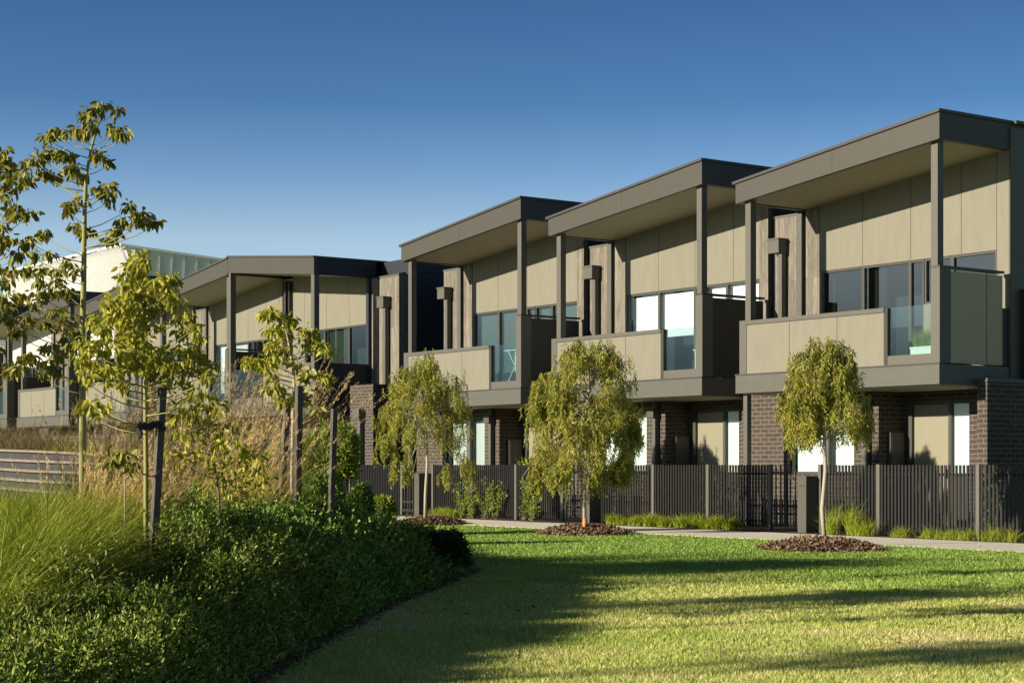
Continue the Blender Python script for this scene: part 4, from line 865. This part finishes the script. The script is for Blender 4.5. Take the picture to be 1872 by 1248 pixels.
# ------------------------------------------------------------------ leafy masses
def clump(name, label, cat, cs, n, mat, leaf, aspect=0.5, group=None, up=0.5, noise=0.16, kind=None, stems=True):
    """cs: list of ellipsoids (x,y,z,rx,ry,rz) in world; leaves near the surface with sprigs"""
    x, y = cs[0][0], cs[0][1]; z = float(mound(x, y)); root = empty(name, (x, y, z), label, cat, group)
    P = []; Dn = []
    vol = np.array([c[3]*c[4]+c[3]*c[5] for c in cs]); cnt = (vol/vol.sum()*n).astype(int)
    for c, k in zip(cs, cnt):
        v = unit(rng.normal(size=(k, 3))); v[:, 2] = np.where(v[:, 2] < -0.35, -v[:, 2], v[:, 2])
        r_ = 1 - np.abs(rng.normal(0, 0.10, k)) + noise*np.sin(v[:, 0]*5+c[0]*3)*np.cos(v[:, 1]*6+v[:, 2]*4+c[1])
        r_ *= np.where(rng.random(k) < 0.3, rng.uniform(0.6, 1, k), 1)
        p = np.array(c[:3]) + v*r_[:, None]*np.array(c[3:6])
        sub = 3
        for _ in range(sub):
            P.append(p+rng.normal(0, leaf*0.55, p.shape)); Dn.append(v+np.array([0, 0, up])+rng.normal(0, 0.7, p.shape))
    P = np.concatenate(P); Dn = np.concatenate(Dn); Ln = rng.uniform(0.6, 1.2, len(P))*leaf
    V, q = leaves(P, Dn, Ln, Ln*aspect, 0.25); npmesh('foliage', V, 0, M[mat], root, q)
    if stems:
        sm = MB()
        for c in cs:
            for _ in range(5): sm.tube([(c[0]+random.gauss(0, .03), c[1]+random.gauss(0, .03), z-0.03), (c[0]+random.uniform(-.6, .6)*c[3], c[1]+random.uniform(-.6, .6)*c[4], c[2]+0.5*c[5])], [0.012, 0.004], 5)
        sm.build('stems', M['bark_dark'], root)
    return root
def E(px, py, zc, rpx, hpx, rd=None):       # ellipsoid helper: centre in picture at depth zc
    c = W(px, py, zc); r = rpx/F*zc; return (c.x, c.y, c.z, rd or r, rd or r, hpx/F*zc)
clump('round_shrub', 'dark round shrub at the tip of the planting bed on the lawn', 'shrub', [E(822, 1018, 18.6, 34, 44), E(800, 1015, 18.9, 26, 40)], 5200, 'hedge_dark', 0.028)
clump('upright_shrub', 'dark upright shrub in front of the leftmost slat fence', 'shrub', [E(656, 940, 21, 24, 38), E(662, 915, 21, 12, 30)], 3200, 'hedge_gloss', 0.04)
clump('round_shrub', 'pale lime round shrub in front of the narrow gate', 'shrub', [E(699, 933, 30, 20, 20)], 2600, 'bright_leaf', 0.05)
for px, pyc, hp, lb in [(600, 860, 75, 'lush green shrub right of the slim lone stake'), (572, 870, 70, 'lush green shrub between the middle sapling and the slim stake'), (628, 850, 65, 'lush green shrub against the brick pier')]:
    clump('tall_shrub', lb, 'shrub', [E(px, pyc, 30, 17, hp), E(px+6, pyc-18, 30.4, 13, hp*0.7)], 4200, 'bright_leaf', 0.085, 0.32, 'lush shrubs in front of the brick pier')
clump('tall_shrub', 'dark green shrub low behind the stakes of the middle sapling', 'shrub', [E(590, 915, 26, 34, 50)], 3800, 'hedge_gloss', 0.05)

# ground-hugging shrub mass of the bed: height field carrying leaf sprigs
_hr = np.random.default_rng(11)
HC = []
for _i in range(-2, 12):
    for _j in range(52):
        HC.append((_i*0.46+_hr.uniform(-.18, .18), 5.5+_j*0.52+_hr.uniform(-.2, .2), _hr.uniform(0.6, 1.15), _hr.uniform(.28, .46)))
HC = np.array(HC)
def hedge_h(X, Zc):
    X = np.asarray(X, float); Zc = np.asarray(Zc, float); ds = edgeX(Zc) - X; dome = np.full(X.shape, 0.10)
    for c in HC:
        q = ((ds-c[0])**2+(Zc-c[1])**2)/c[3]**2; dome = np.maximum(dome, np.where(q < 1, c[2]*(0.12+0.88*np.sqrt(np.clip(1-q, 0, 1))), 0))
    return 0.58*np.interp(Zc, [6, 8, 9.5, 11, 13, 15, 18, 20, 22, 26], [.6, .68, .78, .92, 1, 1, .80, .62, .5, .4])*ss(ds, -0.02, 0.42)*dome + 0.015*np.sin(X*21)*np.cos(Zc*17)
def hedge(name, label, zrange, dsr, n, mat, leaf, cond, aspect=0.42, sub=7):
    Zc = rng.uniform(zrange[0], zrange[1], n); ds = rng.uniform(dsr[0], dsr[1], n); X = edgeX(Zc)-ds
    keep = cond(X, Zc, ds) & (X/Zc*F+CX > -60); X, Zc, ds = X[keep], Zc[keep], ds[keep]
    s_ = -ca*Zc+sa*X; d_ = sa*Zc+ca*X; e = 0.03
    h = np.maximum(hedge_h(X, Zc), 0.03); hx = (hedge_h(X+e, Zc)-h)/e; hz = (hedge_h(X, Zc+e)-h)/e
    g_ = mound(s_, d_); nx_ = -hx; nz_ = -hz
    N = unit(np.stack([sa*nx_-ca*nz_, ca*nx_+sa*nz_, np.ones_like(h)], 1))
    hh = h*np.where(rng.random(len(h)) < 0.3, rng.uniform(0.25, 1, len(h)), 1)
    P0 = np.stack([s_, d_, g_+hh-0.02], 1) + N*rng.normal(0, 0.02, (len(h), 1))
    Dsp = unit(N+np.array([0, 0, 0.35])+rng.normal(0, 0.45, N.shape)); P = []; D = []; LL = []
    sl_ = rng.uniform(0.06, 0.15, (len(h), 1))*np.where(rng.random((len(h), 1)) < 0.12, 1.8, 1.0)
    for k in range(sub):
        t = (k+0.5)/sub; P.append(P0+Dsp*sl_*t); D.append(Dsp*(0.35+0.9*t)+rng.normal(0, 0.6, N.shape)); LL.append(rng.uniform(0.65, 1.2, len(h))*leaf*(1.1-0.45*t))
    P = np.concatenate(P); D = np.concatenate(D); LL = np.concatenate(LL)
    V, q = leaves(P, D, LL, LL*aspect, 0.25); o = npmesh(name, V, 0, M[mat], None, q); return tag(o, label, 'shrubs', None, 'stuff')
fine = lambda X, Z, ds: (Z < 13.2+0.7*np.sin(X*3)) 
gloss = lambda X, Z, ds: (Z >= 12.9+0.7*np.sin(X*3))
hedge('low_shrub_bed', 'fine leaved dark green ground cover filling the near left corner of the bed', (6.0, 14.2), (0.02, 1.6), 19000, 'hedge_fine', 0.040, lambda X, Z, ds: fine(X, Z, ds) & (ds < np.interp(Z, [6, 8, 9.5, 11.2, 12.5, 14], [0.8, 1.0, 1.25, 1.3, 1.15, 0.9])))
hedge('low_shrub_bed', 'glossy rounded leaved shrubs along the middle of the bed beside the lawn', (12.2, 20.5), (0.02, 2.6), 24000, 'hedge_gloss', 0.048, lambda X, Z, ds: gloss(X, Z, ds) & (ds < np.interp(Z, [12, 14, 17, 20], [1.2, 1.6, 2.0, 1.4])), 0.6)
hedge('low_shrub_bed', 'green shrubs further back in the bed towards the path', (20.3, 30), (0.02, 3.2), 12000, 'hedge_gloss', 0.045, lambda X, Z, ds: ds > -1, 0.55)
# litter strip at bed edge
n = 9000; Zc = rng.uniform(7, 21, n); X = edgeX(Zc)+rng.normal(-0.02, 0.06, n); P = np.stack([-ca*Zc+sa*X, sa*Zc+ca*X, np.full(n, 0.012)+rng.uniform(0, .02, n)], 1); D = rng.normal(0, 1, (n, 3)); D[:, 2] *= .3
V, q = leaves(P, D, rng.uniform(.02, .05, n), .014); tag(npmesh('bed_edge_mulch', V, 0, M['mulch_chip'], None, q), 'brown mulch litter along the bed edge', 'mulch', None, 'stuff')
# purple flowers
n = 130; P = []
for (px, py) in [(2, 1195), (4, 1215), (3, 1238), (68, 1240), (75, 1245), (62, 1246), (10, 1243)]:
    c = W(px, py, 8.9); P.append(np.array(c)+rng.normal(0, 0.012, (18, 3)))
P = np.concatenate(P); V, q = leaves(P, rng.normal(0, 1, P.shape), 0.016, 0.012); tag(npmesh('purple_flowers', V, 0, M['flower'], None, q), 'small purple flowers at the bottom left corner', 'flowers', None, 'stuff')

# green strap grass at left (countless blades)
def grassfield(name, label, pts, nb, Lr, w_, bend, mat, spread, lean=(0, 0), kind='stuff', group=None, cat='grass', rad=0.12):
    P = []; D = []
    for (X, Zc) in pts:
        s_, d_ = XZ2w(X, Zc); g_ = float(mound(s_, d_)); P.append(np.stack([s_+rng.normal(0, rad, nb), d_+rng.normal(0, rad, nb), np.full(nb, g_-0.02)], 1))
        D.append(np.stack([rng.normal(0, spread, nb)+lean[0], rng.normal(0, spread, nb)+lean[1], np.ones(nb)], 1))
    P = np.concatenate(P); D = np.concatenate(D); n = len(P)
    V, q = blades(P, D, rng.uniform(Lr[0], Lr[1], n), w_*rng.uniform(.7, 1.3, n), bend*rng.uniform(.5, 1.4, n), 5)
    o = npmesh(name, V, 0, M[mat], None, q); return tag(o, label, cat, group, kind)
pts = []
while len(pts) < 105:
    Zc = random.uniform(8.6, 14.5); x = random.uniform(-60, 245); X = (x-CX)/F*Zc
    if float(edgeX(Zc))-X > float(np.interp(Zc, [6, 8, 9.5, 11.2, 12.5, 14], [0.9, 1.1, 1.35, 1.4, 1.2, 1.0])): pts.append((X, Zc))
grassfield('strap_grass', 'arching yellow green strap grass in front of the stone steps', pts, 240, (0.62, 0.98), 0.0090, 0.95, 'blade', 0.40, (0.24, 0.22))
pts = []
for i in range(60):
    Zc = random.uniform(12.8, 18.0); x = random.uniform(210, 480); X = (x-CX)/F*Zc; pts.append((X, Zc))
grassfield('strap_grass', 'bright green strap grass at the foot of the nearest sapling and its stake', pts, 190, (0.5, 0.8), 0.0085, 0.9, 'blade', 0.45, (0.12, 0.08))
# feather grass clumps
def feather(px, zc, h, label, nb=360, nc=95, leanx=0.32):
    h = h*random.uniform(1.05, 1.35)
    X = (px-CX)/F*zc; s_, d_ = XZ2w(X, zc); g_ = float(mound(s_, d_)); root = empty('feather_grass', (s_, d_, g_), label, 'grass clump', 'tall straw coloured grass clumps')
    def make(n, L0, L1, sp_, b):
        P = np.stack([s_+rng.normal(0, .13, n), d_+rng.normal(0, .13, n), np.full(n, g_-0.02)], 1); lx = leanx
        D = np.stack([rng.normal(0, sp_, n)+lx*sa, rng.normal(0, sp_, n)+lx*ca, np.ones(n)], 1); L = rng.uniform(L0, L1, n)
        return P, D, L, b
    P, D, L, b = make(nb, 0.5*h, 1.0*h, 0.32, 0.5); V, q = blades(P, D, L, 0.0075, b, 5); npmesh('blades', V, 0, M['blade_dry' if random.random() < .7 else 'blade'], root, q)
    P, D, L, b = make(nb//2, 0.4*h, 0.7*h, 0.35, 0.5); V, q = blades(P, D, L, 0.007, b, 5); npmesh('green_blades', V, 0, M['blade'], root, q)
    P, D, L, b = make(nc, 0.9*h, 1.25*h, 0.22, 0.16); V, q = blades(P, D, L, 0.004, b, 5); npmesh('culms', V, 0, M['blade_dry'], root, q)
    tip = V[:, -2]; prev = V[:, -6]; dirn = unit(tip-prev); PP = []; DD = []
    for j in range(16):
        t = rng.random((len(tip), 1)); PP.append(tip-dirn*0.20*t+rng.normal(0, .006, tip.shape)); DD.append(dirn+rng.normal(0, .35, tip.shape))
    PP = np.concatenate(PP); DD = np.concatenate(DD); V2, q2 = leaves(PP, DD, 0.035, 0.005); npmesh('plumes', V2, 0, M['plume'], root, q2)
spots = [(150, 13.4, 0.85), (185, 13.0, 0.85), (222, 13.4, .9), (150, 19, 1.0), (185, 18.2, 1.1), (215, 19.5, 1.2), (245, 18, 1.15), (280, 19.3, 1.2), (310, 18.2, 1.2), (345, 19, 1.3), (375, 17.6, 1.15), (400, 18.8, 1.35), (430, 17.8, 1.3), (450, 18.6, 1.2), (330, 16.6, 0.95), (420, 16.2, 1.0), (230, 20.5, 1.3), (365, 20.5, 1.4), (300, 20.8, 1.4)]
for px, zc, h in spots:
    feather(px, zc, h, 'tall straw coloured plume grass clump behind the nearest sapling' if px < 380 else 'tall plume grass clump leaning right, left of the middle sapling')
pts = [((random.uniform(-40, 150)-CX)/F*z_, z_) for z_ in np.random.default_rng(3).uniform(28.2, 31, 26)]
grassfield('dry_grass', 'brown dry twiggy grass above the stone steps', pts, 130, (0.5, 0.95), 0.009, 0.5, 'blade_twig', 0.5, rad=0.2)
pts = [((random.uniform(90, 240)-CX)/F*z_, z_) for z_ in np.random.default_rng(4).uniform(25, 29, 22)]
grassfield('dry_grass', 'olive and straw grass at the right end of the stone steps', pts, 130, (0.4, 0.8), 0.008, 0.5, 'blade', 0.5, rad=0.2)

# lawn blades
N = 740000; u = rng.random(N); Zc = 1/(1/9.3 - u*(1/9.3-1/38.0)); X = rng.uniform(-0.62, 0.48, N)*Zc
keep = (X > edgeX(Zc)+0.02); X, Zc = X[keep], Zc[keep]; s_ = -ca*Zc+sa*X; d_ = sa*Zc+ca*X
keep = d_ < PATH0-0.01
for (px, py, hwp) in ((1500, 1003, 106), (1069, 975, 84), (790, 957, 58)):
    c = G(px, py); Xc, Zc_c = w2XZ(*c); keep &= ((X-Xc)/(hwp/F*Zc_c))**2+((Zc-Zc_c)/0.95)**2 > 1.0
s_, d_ = s_[keep], d_[keep]; n = len(s_); hgt = rng.uniform(0.012, 0.034, n); an = rng.random(n)*2*np.pi; wd = rng.uniform(.003, .0055, n)*np.clip(w2XZ(s_, d_)[1]/14, 1, 2.2)
P = np.stack([s_, d_, np.zeros(n)], 1); side = np.stack([np.cos(an), np.sin(an), np.zeros(n)], 1)*wd[:, None]
tip = P+np.stack([rng.normal(0, .014, n), rng.normal(0, .014, n), hgt], 1)
tag(npmesh('lawn_grass', np.stack([P-side, P+side, tip], 1), 3, M['lawn_blade']), 'short patchy green and straw lawn grass', 'grass', None, 'stuff')

n = 170; Zc = rng.uniform(11, 27, n); X = rng.uniform(-0.5, 0.28, n)*Zc; ok = (X > edgeX(Zc)+.1) & (sa*Zc+ca*X < PATH0+1.5); X, Zc = X[ok], Zc[ok]
P = np.stack([-ca*Zc+sa*X, sa*Zc+ca*X, np.full(len(X), 0.024)], 1); D = rng.normal(0, 1, P.shape); D[:, 2] *= .25
V, q = leaves(P, D, rng.uniform(.03, .06, len(P)), .018); tag(npmesh('fallen_leaves', V, 0, M['mulch_chip'], None, q), 'a few brown fallen leaves scattered on the lawn', 'leaves', None, 'stuff')

# ------------------------------------------------------------------ trees and hedges standing left of the view (they shade the lawn and bed)
def bigtree(X, Zc, h, r, label, n=2600, th=0.5, leaf=0.16, lr=0.04):
    s1, d1 = XZ2w(X, Zc); root = empty('shade_tree', (s1, d1, 0), label, 'tree', 'trees outside the photo to the left')
    m_ = MB().tube([(s1, d1, -0.1), (s1+.05, d1, h*.4), (s1-.03, d1+.05, h*.85)], [0.05, 0.03, 0.012], 8); cs = []
    for i in range(9):
        a = random.uniform(0, 6.28); rr = r*random.uniform(.3, .8); p = Vector((s1+math.cos(a)*rr, d1+math.sin(a)*rr, h*(th+random.random()*(1-th)*.85)))
        m_.tube([(s1, d1, h*(th-.1)), p], [lr, lr*.4], 5); cs.append(p)
    m_.build('trunk', M['bark_dark'], root)
    P = np.concatenate([np.array(c)+rng.normal(0, 1, (n//9, 3))*np.array([r*.32, r*.32, r*.22]) for c in cs])
    V, q = leaves(P, rng.normal(0, 1, P.shape), leaf, leaf*.5); npmesh('crown', V, 0, M['shade_leaf'], root, q)
bigtree(-12.8, 8.6, 5.5, 0.62, 'slender evergreen tree far left of the view, the farther of the pair', n=480, th=.78, lr=.012)
bigtree(-11.8, 4.4, 4.7, 0.6, 'slender evergreen tree left of the view, the nearer of the pair', n=330, th=.80, lr=.012)
bigtree(-10.6, 15.4, 4.4, 1.4, 'broad evergreen tree left of the view beyond the strap grass', n=5200, th=.5)
hc = []
for i in range(14):
    Zc = 2.0+i*1.2; X = -4.9-0.075*Zc-0.25*(i % 2); s1, d1 = XZ2w(X, Zc); ht = float(np.interp(Zc, [2, 8.3, 12, 15, 18], [0.60, 0.62, 0.85, 1.35, 1.7]))+0.07*(i % 3)
    hc.append((s1, d1, ht*0.5, .75, .75, ht*0.5))
hb = clump('boundary_hedge', 'dense dark hedge left of the view shading the near bed', 'hedge', hc, 24000, 'shade_leaf', 0.10)
